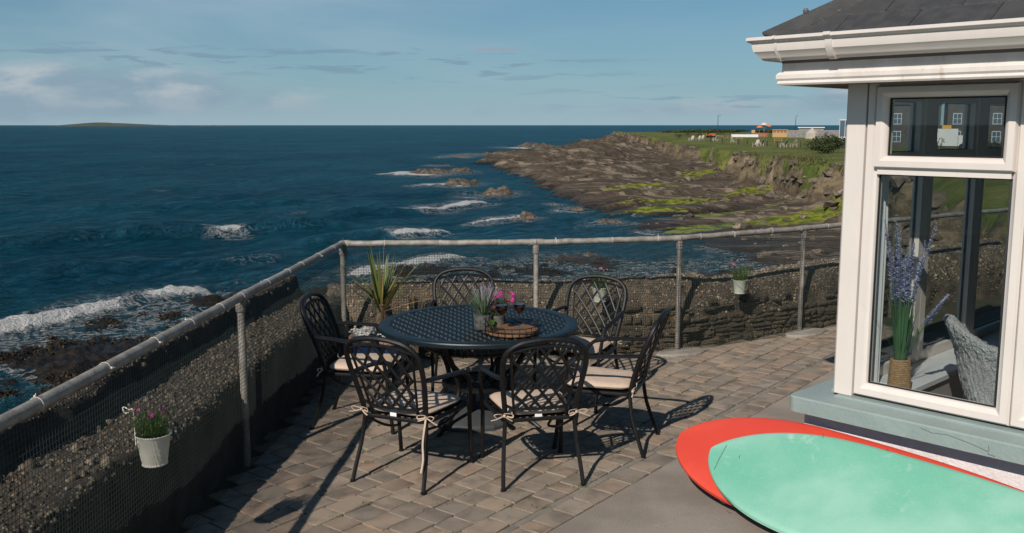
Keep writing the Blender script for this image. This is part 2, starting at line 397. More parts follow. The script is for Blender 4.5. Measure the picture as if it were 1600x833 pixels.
# ================================================================== SEA, COAST, HEADLAND
SEA_Z = -4.85
STATIONS=[
  (-34.8,[(4,-4.15),(29.4,-4.7),(36.1,-4.85),(43.0,-5.35),(163.7,-7.05)]),
  (-27.91,[(4,-4.05),(26.8,-4.6),(32.3,-4.8),(35.9,-4.88),(41.9,-5.35),(152.1,-7.05)]),
  (-24.86,[(4,-4.05),(30.1,-4.7),(33.2,-4.78),(37.2,-4.88),(42.9,-5.35),(148.2,-7.05)]),
  (-21.66,[(4,-4.05),(31.9,-4.67),(36.9,-4.8),(40.1,-4.9),(45.6,-5.35),(144.6,-7.05)]),
  (-18.31,[(4,-4.05),(35.5,-4.7),(40.0,-4.78),(43.1,-4.9),(48.3,-5.35),(141.6,-7.05)]),
  (-13.4,[(4,-4.05),(38.6,-4.7),(44.2,-4.82),(46.8,-4.92),(53.1,-5.35),(138.2,-7.05)]),
  (-7.54,[(4,-4.05),(41.3,-4.77),(46.7,-4.9),(52.8,-5.1),(63.8,-5.55),(135.6,-7.05)]),
  (-3.03,[(4,-4.05),(41.0,-4.77),(47.5,-4.85),(52.2,-4.97),(60.8,-5.45),(154.1,-6.35),(318.1,-7.05)]),
  (-1.33,[(4,-4.05),(40.9,-4.77),(47.5,-4.85),(52.4,-5.0),(60.7,-5.45),(148.5,-6.05),(185.7,-5.05),(198.0,-4.75),(231.2,-5.15),(480.3,-7.05)]),
  (0.0,[(4,-4.05),(40.9,-4.77),(48.5,-4.9),(53.2,-5.05),(60.7,-5.45),(129.4,-5.85),(143.9,-4.85),(149.8,-4.35),(174.6,-4.05),(210.2,-4.35),(267.6,-5.25),(534.9,-7.05)]),
  (1.52,[(4,-4.05),(40.8,-4.75),(48.8,-4.85),(52.5,-4.95),(59.8,-5.45),(103.9,-5.65),(113.3,-4.85),(125.2,-4.35),(147.3,-3.85),(180.0,-3.65),(238.8,-4.45),(303.7,-5.45),(578.9,-7.05)]),
  (3.03,[(4,-4.05),(40.6,-4.7),(48.5,-4.8),(52.7,-4.9),(59.8,-5.45),(89.5,-5.45),(93.4,-4.85),(103.7,-4.25),(130.3,-3.75),(164.2,-3.35),(202.8,-3.45),(286.4,-4.45),(394.3,-5.65),(728.9,-7.05)]),
  (4.92,[(4,-4.05),(40.6,-4.7),(49.0,-4.85),(53.6,-5.0),(59.2,-5.35),(77.1,-5.25),(80.7,-4.85),(93.1,-4.2),(117.6,-3.55),(155.7,-2.85),(216.7,-2.55),(350.1,-3.85),(550.2,-5.85),(983.8,-7.05)]),
  (6.23,[(4,-4.05),(40.7,-4.7),(49.8,-4.95),(55.4,-5.15),(71.3,-5.15),(75.2,-4.85),(92.6,-4.15),(119.0,-3.45),(159.2,-2.95),(233.6,-2.45),(290.3,-2.25),(385.9,-2.45),(701.6,-4.85),(1364.0,-7.05)]),
  (7.17,[(4,-4.05),(40.8,-4.7),(49.9,-4.95),(55.5,-5.15),(66.6,-5.1),(70.8,-4.85),(88.5,-4.15),(118.1,-3.55),(162.6,-3.05),(233.9,-2.75),(257.8,-2.25),(354.3,-1.15),(433.8,-1.05),(430,-1.05),(470,-6.85)]),
  (8.29,[(4,-4.05),(40.9,-4.7),(50.1,-4.95),(55.7,-5.15),(64.4,-5.1),(67.8,-4.85),(84.8,-4.15),(112.9,-3.65),(156.5,-3.35),(193.7,-3.15),(220.8,-2.75),(240.8,-1.95),(266.1,-1.35),(300,-1.25),(460,-1.15),(500,-6.85)]),
  (9.77,[(4,-4.05),(41.1,-4.7),(49.9,-5.0),(55.9,-5.15),(60.0,-5.05),(63.7,-4.82),(72.1,-4.6),(94.1,-4.2),(125.2,-3.85),(158.4,-3.6),(173.5,-3.25),(161.8,-2.05),(190.6,-1.45),(260,-1.27),(460,-1.2),(500,-6.85)]),
  (11.23,[(4,-4.05),(41.3,-4.7),(47.6,-4.95),(53.0,-5.05),(56.5,-4.9),(60.7,-4.78),(70.5,-4.65),(88.3,-4.35),(113.5,-4.0),(138.6,-3.75),(149.5,-3.25),(145.0,-2.25),(154.6,-1.45),(220,-1.27),(480,-1.25),(520,-6.85)]),
  (12.68,[(4,-4.05),(41.5,-4.7),(46.7,-4.87),(51.8,-4.85),(58.1,-4.75),(70.4,-4.6),(88.8,-4.35),(103.6,-4.1),(116.0,-3.8),(125.2,-3.15),(124.1,-2.15),(131.6,-1.4),(200,-1.27),(480,-1.25),(520,-6.85)]),
  (14.48,[(4,-4.05),(41.6,-4.65),(46.4,-4.77),(57.7,-4.65),(69.9,-4.5),(84.3,-4.25),(95.4,-4.05),(102.9,-3.75),(107.5,-3.05),(108.9,-2.15),(116.9,-1.35),(200,-1.27),(480,-1.25),(520,-6.85)]),
  (16.59,[(4,-4.05),(41.4,-4.55),(46.1,-4.65),(57.0,-4.5),(69.0,-4.35),(81.2,-4.1),(88.1,-3.85),(89.0,-3.35),(95.2,-2.65),(101.0,-2.05),(107.3,-1.3),(200,-1.27),(480,-1.25),(520,-6.85)]),
  (19.0,[(4,-3.85),(41.3,-4.45),(45.7,-4.5),(56.5,-4.35),(68.3,-4.2),(75.9,-3.95),(80.3,-3.65),(78.8,-3.05),(83.1,-2.45),(94.2,-1.95),(102.7,-1.3),(200,-1.27),(480,-1.25),(520,-6.85)]),
  (23.28,[(4,-3.75),(36.8,-4.25),(44.2,-4.15),(51.7,-3.95),(54.6,-3.45),(60.4,-2.75),(70.2,-2.05),(87.8,-1.35),(200,-1.27),(480,-1.25),(520,-6.85)]),
  (28.49,[(4,-3.65),(32.6,-4.05),(38.9,-3.85),(41.1,-3.45),(45.9,-2.75),(58.5,-2.05),(76.6,-1.35),(200,-1.27),(480,-1.25),(520,-6.85)]),
  (38.46,[(4,-3.65),(30,-3.65),(45,-1.45),(200,-1.27),(480,-1.25),(520,-6.85)]),
]
_az = np.array([s[0] for s in STATIONS]); _lr = np.linspace(math.log(4), math.log(560), 420); _tab = []
# cliff line: azimuth, distance and height of its foot, distance and height of its top edge
CLIFF = np.array([(5.6, 520, -3.0, 526, -.6), (6.4, 420, -3.0, 426, -.9), (7.17, 305, -3.06, 311, -.50), (8.29, 236, -3.24, 242, -1.0), (9.77, 172, -3.2, 178, -1.30), (11.23, 146, -3.22, 152, -1.42), (12.68, 118, -3.3, 124, -1.25),
                  (14.48, 99, -3.52, 106, -1.09), (16.59, 84, -3.52, 91, -.89), (19.0, 73, -3.31, 80, -.68), (23.28, 52, -3.28, 59, -.49), (28.49, 40, -3.32, 47, -.4), (38.46, 30, -3.5, 37, -.3)])
for a, prof in STATIONS:
    if a > 7:
        rf, zf = np.interp(a, CLIFF[:, 0], CLIFF[:, 1]), np.interp(a, CLIFF[:, 0], CLIFF[:, 2]); prof = [p for p in prof if p[0] < rf * .96 and p[1] < zf] + [(rf, zf), (rf * 1.02 + 600, zf + .2)]
    rr = []; zz = []
    for r, z in prof:
        if rr and r <= rr[-1] * 1.012: r = rr[-1] * 1.012
        rr.append(r); zz.append(z)
    _tab.append(np.interp(_lr, np.log(rr), zz))
_tab = np.array(_tab)
def terrain_base(x, y):
    az = np.degrees(np.arctan2(x, y)); lr = np.log(np.maximum(np.hypot(x, y), 4.01))
    i = np.clip(np.searchsorted(_az, az) - 1, 0, len(_az) - 2)
    t = np.clip((az - _az[i]) / (_az[i + 1] - _az[i]), 0, 1); t = t * t * (3 - 2 * t) * .5 + t * .5
    u = np.clip((lr - _lr[0]) / (_lr[1] - _lr[0]), 0, len(_lr) - 1.001); j = u.astype(int); f = u - j
    g = lambda q: _tab[q, j] * (1 - f) + _tab[q, j + 1] * f
    return g(i) * (1 - t) + g(i + 1) * t
def cliff_t(x, y):
    az = np.degrees(np.arctan2(x, y)); r = np.hypot(x, y); c = lambda k: np.interp(az, CLIFF[:, 0], CLIFF[:, k])
    rf, rt, zt = c(1), c(3), c(4); t = np.clip((r - rf) / (rt - rf), -1, 2)
    pl = zt + (-1.27 - zt) * sstep(r, rt, rt + 75); pl = pl + (-7.2 - pl) * sstep(r, 486, 512)
    return t, pl
def terrain(x, y):
    """height and the masks (grass, platform) of the coast"""
    r = np.hypot(x, y); wx = fbm(x / 11, y / 11, 5, 3) * 2.6 * np.clip(r / 80, .2, 1.6); wy = fbm(x / 11, y / 11, 9, 3) * 2.6 * np.clip(r / 80, .2, 1.6)
    z = terrain_base(x + wx, y + wy)
    t, pl = cliff_t(x + fbm(x / 7, y / 7, 15, 3) * 3.0, y + fbm(x / 7, y / 7, 19, 3) * 3.0)
    top = sstep(t, .55, .85); plat = 1 - sstep(t, -.05, .12)
    near = 1 - sstep(r, 48, 62)
    # tilted beds: long ledges along the strike
    ca, sa = math.cos(R(62)), math.sin(R(62)); u = x * sa + y * ca; v = x * ca - y * sa      # u along the strike
    led = fbm(u / 38 + fbm(x / 14, y / 14, 3, 2) * .5, v / 4.4, 31, 3)
    led2 = fbm(u / 7, v / .8, 37, 3)
    step = .34; h = led * 1.15; hs = (np.floor(h / step) + sstep(h / step - np.floor(h / step), .80, .99)) * step
    far = sstep(r, 55, 80)
    z = z + plat * far * (hs * 1.0 + led2 * .09) * (1 + .5 * sstep(r, 120, 220))
    tt = np.clip(t, 0, 1); prof = np.where(tt < .5, .66 * (tt / .5) ** .85, .66 + .34 * ((tt - .5) / .5) ** .8); z = z + (pl - z) * prof
    cliff = sstep(t, -.12, .1) * (1 - sstep(t, .62, .9))
    rg = 1 - np.abs(fbm(x / 3.4, y / 3.4, 51, 4))
    z = z + cliff * ((rg - .72) * 1.2 + fbm(x / 1.1, y / 1.1, 52, 3) * .32)
    bould = (1 - sstep(t, .05, .3)) * sstep(t, -1.0, -.2); z = z + bould * np.maximum(0, fbm(x / 1.6, y / 1.6, 57, 3) - .12) * 1.5
    z = z + top * (fbm(x / 9, y / 9, 61, 3) * .12)
    nb = fbm(x / 3.6, y / 3.6, 71, 4) * .52 - .17 - .10 * (1 - sstep(x, -6, 2)) + (np.abs(fbm(x / .9, y / .9, 72, 4)) - .2) * .42
    z = z + near * nb * sstep(r, 6, 14)
    return z, top, cliff
ALGAE = [(10.1, 63.3, 2.4, 1.0), (12.9, 64.8, 3.2, 1.3), (16.7, 65.9, 3.4, 1.2), (20.5, 67.0, 3.6, 1.3), (10.8, 77.6, 2.6, .9), (14.7, 85.1, 4.0, .8),
         (14.4, 99.0, 3.4, 1.4), (17.0, 73.5, 4.2, .8), (20.8, 78.3, 4.0, .9), (22.8, 90.6, 3.0, 1.6), (22.7, 77.8, 2.2, 1.0), (23.6, 121.0, 3.2, 1.4), (25.8, 127.0, 2.6, 1.6)]
def terrain_material():
    m = bpy.data.materials.new('coast_ground'); m.use_nodes = True; k = NT(m.node_tree); k.n.clear()
    out = k.new('ShaderNodeOutputMaterial'); b = k.new('ShaderNodeBsdfPrincipled'); k.l.new(b.outputs[0], out.inputs[0])
    tc = k.new('ShaderNodeTexCoord'); P = tc.outputs['Object']
    def at(n): nd = k.new('ShaderNodeAttribute', attribute_name=n); return nd.outputs['Fac']
    n1 = k.noise(P, .35, 8, .62, .3); n2 = k.noise(k.scalevec(P, 1, 1, 6), 1.1, 6, .6); n3 = k.noise(P, 4.0, 5, .6)
    mp = k.new('ShaderNodeMapping'); k.l.new(P, mp.inputs[0]); mp.inputs['Rotation'].default_value = (0, 0, R(28)); bed = k.noise(k.scalevec(mp.outputs[0], .055, .62, .8), 1.0, 6, .55, .4); bed2 = k.noise(k.scalevec(mp.outputs[0], .16, 2.2, 2.0), 1.0, 5, .6, .3)
    rock = k.mix(k.smooth(n1, .30, .70), (.098, .073, .051), (.058, .044, .032))
    rock = k.mix(k.math('MULTIPLY', k.smooth(bed, .50, .64), .8), rock, (.25, .20, .145))
    rock = k.mix(k.math('MULTIPLY', k.smooth(bed2, .54, .66), .9), rock, (.026, .020, .016))
    rock = k.mix(k.math('MULTIPLY', k.smooth(bed, .42, .30), .9), rock, (.034, .027, .021))
    rock = k.mix(k.math('MULTIPLY', k.smooth(n2, .54, .70), .35), rock, (.17, .135, .10))
    rock = k.mix(k.math('MULTIPLY', k.smooth(n3, .58, .72), .35), rock, (.04, .032, .025))
    cl = k.mix(k.smooth(k.noise(k.scalevec(P, 1, 1, 2.2), .55, 8, .65), .40, .60), (.205, .155, .095), (.085, .065, .042))
    cl = k.mix(k.smooth(k.noise(P, .16, 4, .5), .56, .66), cl, (.40, .30, .18))
    rock = k.mix(at('cliff'), rock, cl)
    weed = k.mix(k.smooth(n3, .4, .6), (.009, .007, .005), (.022, .016, .010))
    rock = k.mix(at('weed'), rock, weed)
    al = k.mix(k.smooth(n2, .4, .6), (.055, .085, .012), (.19, .19, .03))
    am = k.smooth(k.math('ADD', at('algae'), k.math('MULTIPLY', k.math('SUBTRACT', n2, .5), 1.6)), .34, .56)
    rock = k.mix(am, rock, al)
    gr = k.mix(k.smooth(k.noise(P, .22, 6, .6), .40, .60), (.075, .100, .022), (.14, .14, .042))
    gr = k.mix(k.math('MULTIPLY', k.smooth(n3, .5, .7), .5), gr, (.15, .125, .055))
    gm = k.smooth(k.math('ADD', at('grass'), k.math('MULTIPLY', k.math('SUBTRACT', k.noise(P, .45, 6, .6), .5), 1.5)), .40, .58)
    col = k.mix(gm, rock, gr)
    k.l.new(col, b.inputs['Base Color'])
    k.put(b.inputs['Roughness'], k.math('SUBTRACT', .92, k.math('MULTIPLY', at('wet'), .5)))
    b.inputs['Specular IOR Level'].default_value = .12
    bp = k.new('ShaderNodeBump'); bp.inputs['Strength'].default_value = 1.0; bp.inputs['Distance'].default_value = .22
    k.l.new(k.math('ADD', k.math('MULTIPLY', n3, .55), k.math('ADD', k.math('MULTIPLY', bed2, .9), k.math('MULTIPLY', k.noise(P, 14.0, 4, .6), .25))), bp.inputs['Height']); k.l.new(bp.outputs[0], b.inputs['Normal'])
    return m
def build_terrain():
    az = np.radians(np.concatenate([np.linspace(-72, -36, 60), np.linspace(-35.8, 34, 600), np.linspace(34.4, 62, 60)])); rr = np.exp(np.concatenate([np.linspace(math.log(4.2), math.log(54), 230), np.linspace(math.log(54.3), math.log(190), 330), np.linspace(math.log(191), math.log(545), 190)]))
    A, RR = np.meshgrid(az, rr); X = RR * np.sin(A); Y = RR * np.cos(A)
    Z, top, cliff = terrain(X, Y)
    alg = np.zeros_like(Z)
    for (ax, ay, ru, rv) in ALGAE:
        d = R(70); u = (X - ax) * math.sin(d) + (Y - ay) * math.cos(d); v = (X - ax) * math.cos(d) - (Y - ay) * math.sin(d)
        alg = np.maximum(alg, (1.0 if ay < 68 else .74) * np.exp(-((u / (ru * 1.7)) ** 2 + (v / (rv * 1.35)) ** 2)))
    alg *= sstep(Z, SEA_Z - .2, SEA_Z + .1) * (1 - .8 * sstep(cliff_t(X, Y)[0], -.4, .05))
    slope_grass = sstep(cliff_t(X, Y)[0] + fbm(X / 4, Y / 4, 81, 3) * .30 + fbm(X / 1.1, Y / 1.1, 83, 2) * .22, .16, .52)
    weed = (1 - sstep(RR, 46, 60)) * (1 - sstep(np.degrees(A), 2, 12)) ; weed = np.maximum(weed, (1 - sstep(Z, SEA_Z, SEA_Z + .45)) * .75)
    wet = 1 - sstep(Z, SEA_Z + .1, SEA_Z + .8)
    q = lambda a: np.maximum.reduce([a[:-1, :-1], a[:-1, 1:], a[1:, 1:], a[1:, :-1]])
    me = gridmesh('headland', X, Y, Z, terrain_material(), dict(grass=slope_grass, algae=alg, cliff=cliff, weed=weed, wet=wet), keep=q(Z) > SEA_Z - .55)
    tag(meshobj('headland', me), 'rocky shore rising to a grassy headland', kind='structure')
    return me
build_terrain()

# ---- sea
CREST = {  # crest lines on the water: points, height, front width, back width, foam amount
 'a': ([(-24, 26), (-18.0, 30.9), (-17.6, 32.5), (-17.1, 34.2), (-16.3, 36.1), (-15.5, 38.3), (-13.9, 40.6), (-12.9, 41.9)], .50, 1.0, 2.4, 1.0, (0, 1)),
 'b': ([(-36, 50), (-30.0, 56.2), (-26.7, 61.5), (-23.1, 63.0), (-20.4, 63.8), (-17.5, 65.8), (-14.9, 67.9), (-11.3, 70.7)], .85, 1.0, 2.8, 1.0, (.655, .745)),
 'c': ([(-14.4, 72.2), (-11.1, 77.5), (-8.5, 79.8), (-5.7, 85.7), (-2.1, 92.4)], .55, 1.2, 2.6, 1.0, (.42, 1)),
 'c2': ([(-17.4, 68.2), (-14.4, 72.2), (-11.1, 77.5)], .35, 1.2, 2.6, .0, (.55, .95)),
 'd': ([(-13, 58), (-9.9, 61.9), (-6.9, 65.0), (-4.3, 67.9)], .40, .8, 2.0, 1.0, (.55, 1)),
 'e': ([(-3.1, 70.7), (-0.5, 74.7), (1.6, 78.0)], .25, .7, 1.2, 1.0, (0, 1)),
 'f': ([(-7.9, 46.2), (-6.4, 48.1), (-4.7, 50.2), (-2.5, 53.1)], .28, .9, 1.6, 1.0, (0, 1)),
 'g': ([(-13.0, 115.7), (-8.6, 118.3), (-4.5, 114.4)], .2, 1.2, 2.0, 1.0, (0, 1)),
 'h': ([(-17.6, 140.1), (-14.1, 146.1), (-12.0, 150.4)], .2, 1.5, 2.5, .9, (0, 1)),
 'i': ([(-15.7, 49.8), (-15.1, 51.2), (-14.0, 52.3), (-12.6, 52.3)], .3, .8, 1.5, .34, (.2, 1)),
 'p': ([(-30, 42), (-25, 47), (-20.5, 50), (-17, 53.5)], .32, 1.3, 2.6, 0, (0, 0)),
 'q': ([(-48, 74), (-38, 82), (-28, 87), (-18, 95)], .42, 1.8, 4.0, 0, (0, 0)),
 'r': ([(-14, 100), (-9, 104), (-3, 108)], .32, 1.8, 3.5, .0, (.6, .9)),
}
def crest_dist(x, y, pts):
    """signed distance to a polyline (positive on the seaward side, its left) and position along it"""
    best = np.full(x.shape, 1e9); sd = np.zeros_like(x); tt = np.zeros_like(x); L = 0; seg = [math.dist(a, b) for a, b in zip(pts, pts[1:])]; tot = sum(seg)
    for (a, b), s in zip(zip(pts, pts[1:]), seg):
        dx, dy = (b[0] - a[0]) / s, (b[1] - a[1]) / s; ux, uy = x - a[0], y - a[1]
        t = np.clip(ux * dx + uy * dy, 0, s); ex = ux - t * dx; ey = uy - t * dy; d = np.hypot(ex, ey)
        sg = np.sign(dx * uy - dy * ux); m = d < best
        best = np.where(m, d, best); sd = np.where(m, d * sg, sd); tt = np.where(m, (L + t) / tot, tt); L += s
    return sd, tt
ROCKS = [(-11.8, 145.9, 6.7, 1.3), (-8.2, 147.9, 5.4, 1.3), (-6.1, 118.3, 4.9, 1.15), (-1.5, 101.3, 4.3, 1.25), (1.4, 75.8, 1.8, .75), (0.1, 74.2, .8, .3), (-11.7, 221.7, 6.0, .7), (-7.5, 236.4, 8.0, .9),
         (9.2, 312.2, 14, 2.6), (5.5, 82.3, 2.1, .55), (7.4, 72.2, 2.1, .6), (8.6, 69.8, 1.4, .4), (4.1, 87.8, 1.2, .35), (-5.8, 48.6, 2.2, .42), (2.9, 51.2, 2.6, .40), (3.9, 53.6, 1.9, .38), (9.4, 63.8, 1.3, .35), (-12.5, 171.8, 3.4, .6)]
def water_material():
    m = bpy.data.materials.new('sea_water'); m.use_nodes = True; k = NT(m.node_tree); k.n.clear()
    out = k.new('ShaderNodeOutputMaterial'); b = k.new('ShaderNodeBsdfDiffuse'); gl = k.new('ShaderNodeBsdfGlossy')
    tc = k.new('ShaderNodeTexCoord'); P = tc.outputs['Object']
    def at(n): nd = k.new('ShaderNodeAttribute', attribute_name=n); return nd.outputs['Fac']
    n0 = k.noise(P, .03, 4, .6); sh = at('shallow')
    col = k.mix(k.smooth(n0, .38, .64), WATER[0], WATER[1])
    col = k.mix(k.math('MULTIPLY', sh, .75), col, WATER[2])
    n1 = k.noise(P, .85, 7, .62, 1.6); n2 = k.noise(P, 6.0, 4, .6, .6)
    web = k.math('ABSOLUTE', k.math('SUBTRACT', n1, .5)); lace = k.smooth(web, .075, .0)
    f = at('foam'); dense = k.smooth(k.math('ADD', f, k.math('MULTIPLY', k.math('SUBTRACT', n2, .5), .9)), .36, .80)
    lf = k.math('MULTIPLY', k.math('MULTIPLY', lace, k.smooth(n2, .34, .58)), k.smooth(at('lace'), .12, .75))
    fm = k.math('MAXIMUM', dense, k.math('MULTIPLY', lf, .62))
    k.l.new(k.mix(fm, col, (.72, .71, .69)), b.inputs['Color']); gl.inputs['Roughness'].default_value = .18; k.put(gl.inputs['Color'], (.80, .95, 1.0))
    mp = k.new('ShaderNodeMapping'); k.l.new(P, mp.inputs[0]); mp.inputs['Rotation'].default_value = (0, 0, R(28)); WV = mp.outputs[0]
    h = k.math('ADD', k.math('MULTIPLY', k.noise(k.scalevec(WV, 1, .38, 1), 1.15, 6, .66, .5), 1.0), k.math('MULTIPLY', k.noise(k.scalevec(WV, 1, .30, 1), .30, 4, .6, .4), 1.9))
    h = k.math('ADD', h, k.math('MULTIPLY', k.noise(P, 9.0, 4, .7), k.math('ADD', .02, k.math('MULTIPLY', fm, .35))))
    bp = k.new('ShaderNodeBump'); bp.inputs['Strength'].default_value = 1.0; bp.inputs['Distance'].default_value = 1.15
    k.l.new(h, bp.inputs['Height']); k.l.new(bp.outputs[0], b.inputs['Normal']); k.l.new(bp.outputs[0], gl.inputs['Normal'])
    # a wind-roughened sea never reaches full grazing reflection: facets hide one another, so the mean is capped
    lw = k.new('ShaderNodeLayerWeight'); lw.inputs[0].default_value = .5; k.l.new(bp.outputs[0], lw.inputs['Normal'])
    fr = k.math('MINIMUM', k.math('ADD', .02, k.math('MULTIPLY', k.math('POWER', lw.outputs['Facing'], 5.0), .9)), .22)
    mx = k.new('ShaderNodeMixShader'); k.l.new(k.math('MULTIPLY', fr, k.math('SUBTRACT', 1.0, fm)), mx.inputs[0]); k.l.new(b.outputs[0], mx.inputs[1]); k.l.new(gl.outputs[0], mx.inputs[2]); k.l.new(mx.outputs[0], out.inputs[0])
    return m
WATER = [(.0020, .035, .056), (.006, .057, .082), (.011, .040, .050)]
def build_sea():
    az = np.radians(np.concatenate([np.linspace(-140, -36, 90), np.linspace(-35.8, 34, 580), np.linspace(34.5, 78, 40)])); rr = np.exp(np.linspace(math.log(16), math.log(1500), 560)); rr = np.concatenate([rr, np.exp(np.linspace(math.log(1530), math.log(60000), 50))])
    A, RR = np.meshgrid(az, rr); X = RR * np.sin(A); Y = RR * np.cos(A)
    cell = np.maximum(np.gradient(rr)[:, None] + 0 * A, RR * R(.125))
    tz, _, _ = terrain(np.clip(X, -420, 420), np.clip(Y, -50, 620)); tz = np.where(RR > 540, -9, tz); depth = SEA_Z - tz
    calm = sstep(depth, -.1, .8) * .85 + .15
    Z = np.zeros_like(X); g = np.random.default_rng(3); th0 = R(118)   # wave travel: towards the shore
    for lam in np.concatenate([np.geomspace(1.1, 13, 26), [17, 21, 27]]):
        th = th0 + g.normal(0, .42); kx, ky = math.sin(th) * 2 * math.pi / lam, math.cos(th) * 2 * math.pi / lam
        amp = .017 * lam ** .45 * (.6 + .8 * g.random()); ph = g.random() * 6.28
        w = sstep(lam / cell, 2.2, 4.5)
        s = np.sin(kx * X + ky * Y + ph + 1.1 * fbm(X / (lam * 3), Y / (lam * 3), int(lam * 7), 2))
        Z += .80 * w * amp * (1 - 2 * np.abs(s * .5 + .5) ** 1.35 + .25)*-1
    Z *= calm
    foam = np.zeros_like(X); lace = np.zeros_like(X)
    for kname, (pts, hgt, wf, wb, fo, (t0, t1)) in CREST.items():
        sd, t = crest_dist(X, Y, pts); sd = sd + fbm(X / 3.0, Y / 3.0, 91, 3) * .45
        end = sstep(t, 0.0, .1) * (1 - sstep(t, .9, 1.0)) if kname not in ('a',) else (1 - sstep(t, .93, 1.0))
        prof = np.where(sd > 0, np.exp(-(sd / wb) ** 2), np.exp(-(sd / (wf * .55)) ** 2)); Z += .80 * hgt * prof * end
        if fo:
            win = sstep(t, t0 - .04, t0 + .05) * (1 - sstep(t, t1 - .05, t1 + .04)) if t1 < 1 or t0 > 0 else end
            if t1 >= 1: win = sstep(t, t0 - .03, t0 + .06) * (1 - sstep(t, .95, 1.0))
            br = .72 + .5 * fbm(X / 1.6, Y / 1.6, 93, 3)
            fz = np.where(sd > 0, np.exp(-(sd / (wb * (.20 if kname in 'abf' else .11))) ** 2), np.exp(-(sd / (wf * (.80 if kname in 'abf' else .45))) ** 2)) * win * fo * br
            foam = np.maximum(foam, fz * 1.45)
            Z += (fz > .35) * fbm(X / .5, Y / .5, 97, 3) * .10
            lace = np.maximum(lace, np.where(sd > 0, np.exp(-(sd / (wb * .9)) ** 2), np.exp(-(sd / (wf * (6.0 if kname in 'ai' else 2.2))) ** 2)) * win * min(1, fo))
    # wash over the shallow ledges
    shallow = (1 - sstep(depth, .05, .55)) * (RR < 60)
    lace = np.maximum(lace, sstep(fbm(X / 6, Y / 6, 101, 3), -.5, .2) * shallow * 1.0)
    foam = np.maximum(foam, (1 - sstep(np.abs(depth - .06), .0, .09)) * sstep(fbm(X / 5, Y / 5, 103, 3), .05, .5) * .62 * (RR > 60))
    for (x, y, w, h) in ROCKS:
        d = np.hypot((X - x + w * .25) / (w * .95), (Y - y) / (w * 1.5)); n = fbm(X / 2.2, Y / 2.2, 107, 3)
        lace = np.maximum(lace, np.exp(-d ** 2) * .9); foam = np.maximum(foam, np.exp(-((d - .62) / .22) ** 2) * sstep(n, .0, .5) * .75 * (X < x))
    for (x, y, w, d) in [(-17.5, 146, 3.5, 5), (2.0, 305, 5, 9), (16, 318, 5, 8), (-1000, 1900, 22, 60), (-950, 1900, 14, 50), (-9.5, 119.5, 4, 2.5), (-14, 143, 5, 4)]:
        foam = np.maximum(foam, np.exp(-(((X - x) / w) ** 2 + ((Y - y) / d) ** 2)) * (.85 + .5 * fbm(X / 1.5, Y / 3, 109, 3)))
    foam = np.maximum(foam, (fbm(X / 5, Y / 9, 111, 3) > .72) * .40 * (RR > 60) * (RR < 260))
    sm = (1 - sstep(depth, .0, .9)) * (RR < 110)
    q = lambda a: np.minimum.reduce([a[:-1, :-1], a[:-1, 1:], a[1:, 1:], a[1:, :-1]])
    me = gridmesh('sea', X, Y, SEA_Z + Z, water_material(), dict(foam=foam, lace=lace, shallow=sm), keep=q(tz) < SEA_Z + .75)
    tag(meshobj('sea', me), 'deep teal sea with breaking waves', kind='structure')
build_sea()

def sea_rock(seed, w, h):
    """craggy bedded rock, one mesh"""
    g = np.random.default_rng(seed); n = 46; m = 26
    U, V = np.meshgrid(np.linspace(-1, 1, n), np.linspace(-1, 1, m)); rad = np.hypot(U * 1.0, V)
    out = 1 - .28 * fbm(U * 1.3 + seed, V * 1.3, seed, 3); e = 1 - sstep(rad / out, .35, 1.0)
    tilt = .35 * U * (1 if seed % 2 else -1)
    Z = e * (.62 + tilt) + (fbm(U * 2.2 + seed, V * 3.2, seed + 1, 4) * .40 + (.45 - np.abs(fbm(U * 1.7 + seed, V * 2.4, seed + 4, 4))) * .8 - .25) * e
    st = .17; q = Z / st; Z = (np.floor(q) + sstep(q - np.floor(q), .55, 1)) * st * .6 + Z * .4
    Z = Z * h - .45 - .5 * (1 - e)
    return U * w * .62, V * w * .42, Z
M['searock'] = pmat('shore_rock', (.13, .098, .068), (.045, .035, .026), 1.6, .88, 1.8, 9, wear=((.22, .175, .12), 1.3, .60), thr=(.36, .58), stretch=(1, 1, 2.5))
places = ['low dark rock seaward of its twin among the far breakers', 'pale topped rock close beside the low dark seaward rock', 'brown humped rock with white wash on its seaward side', 'square shouldered brown rock off the shore platform', 'tan rock with a ledge and foam at its left end', 'small boulder at the foam end of the tan ledge rock', 'thin skerry, seaward half of the far broken reef', 'long thin skerry, landward half of the far broken reef', 'largest offshore rock, dark, beyond the tip of the shore platform', 'flat pair of tan boulders at the edge of the shore platform', 'knobbly tan rock in the shallows below the green weed', 'small dark rock just landward of the knobbly tan rock', 'small wet rock next to a white splash near the platform edge', 'flat brown rock slab in white surf just beyond the terrace corner', 'tan rock slab just beyond the terrace railing near the middle post', 'smaller tan slab behind the one by the middle post', 'little dark rock nearest the bright green weed', 'farthest small rock left of the skerries']
for i, (x, y, w, h) in enumerate(ROCKS):
    X, Y, Z = sea_rock(200 + i, w * 1.12, h)
    me = gridmesh('sea_rock', X, Y, Z, M['searock'], smooth=False)
    o = meshobj('sea_rock', me, None, (x, y, SEA_Z + .08), rng.uniform(-.35, .5))
    tag(o, places[i], 'rock', 'rocks standing in the sea')

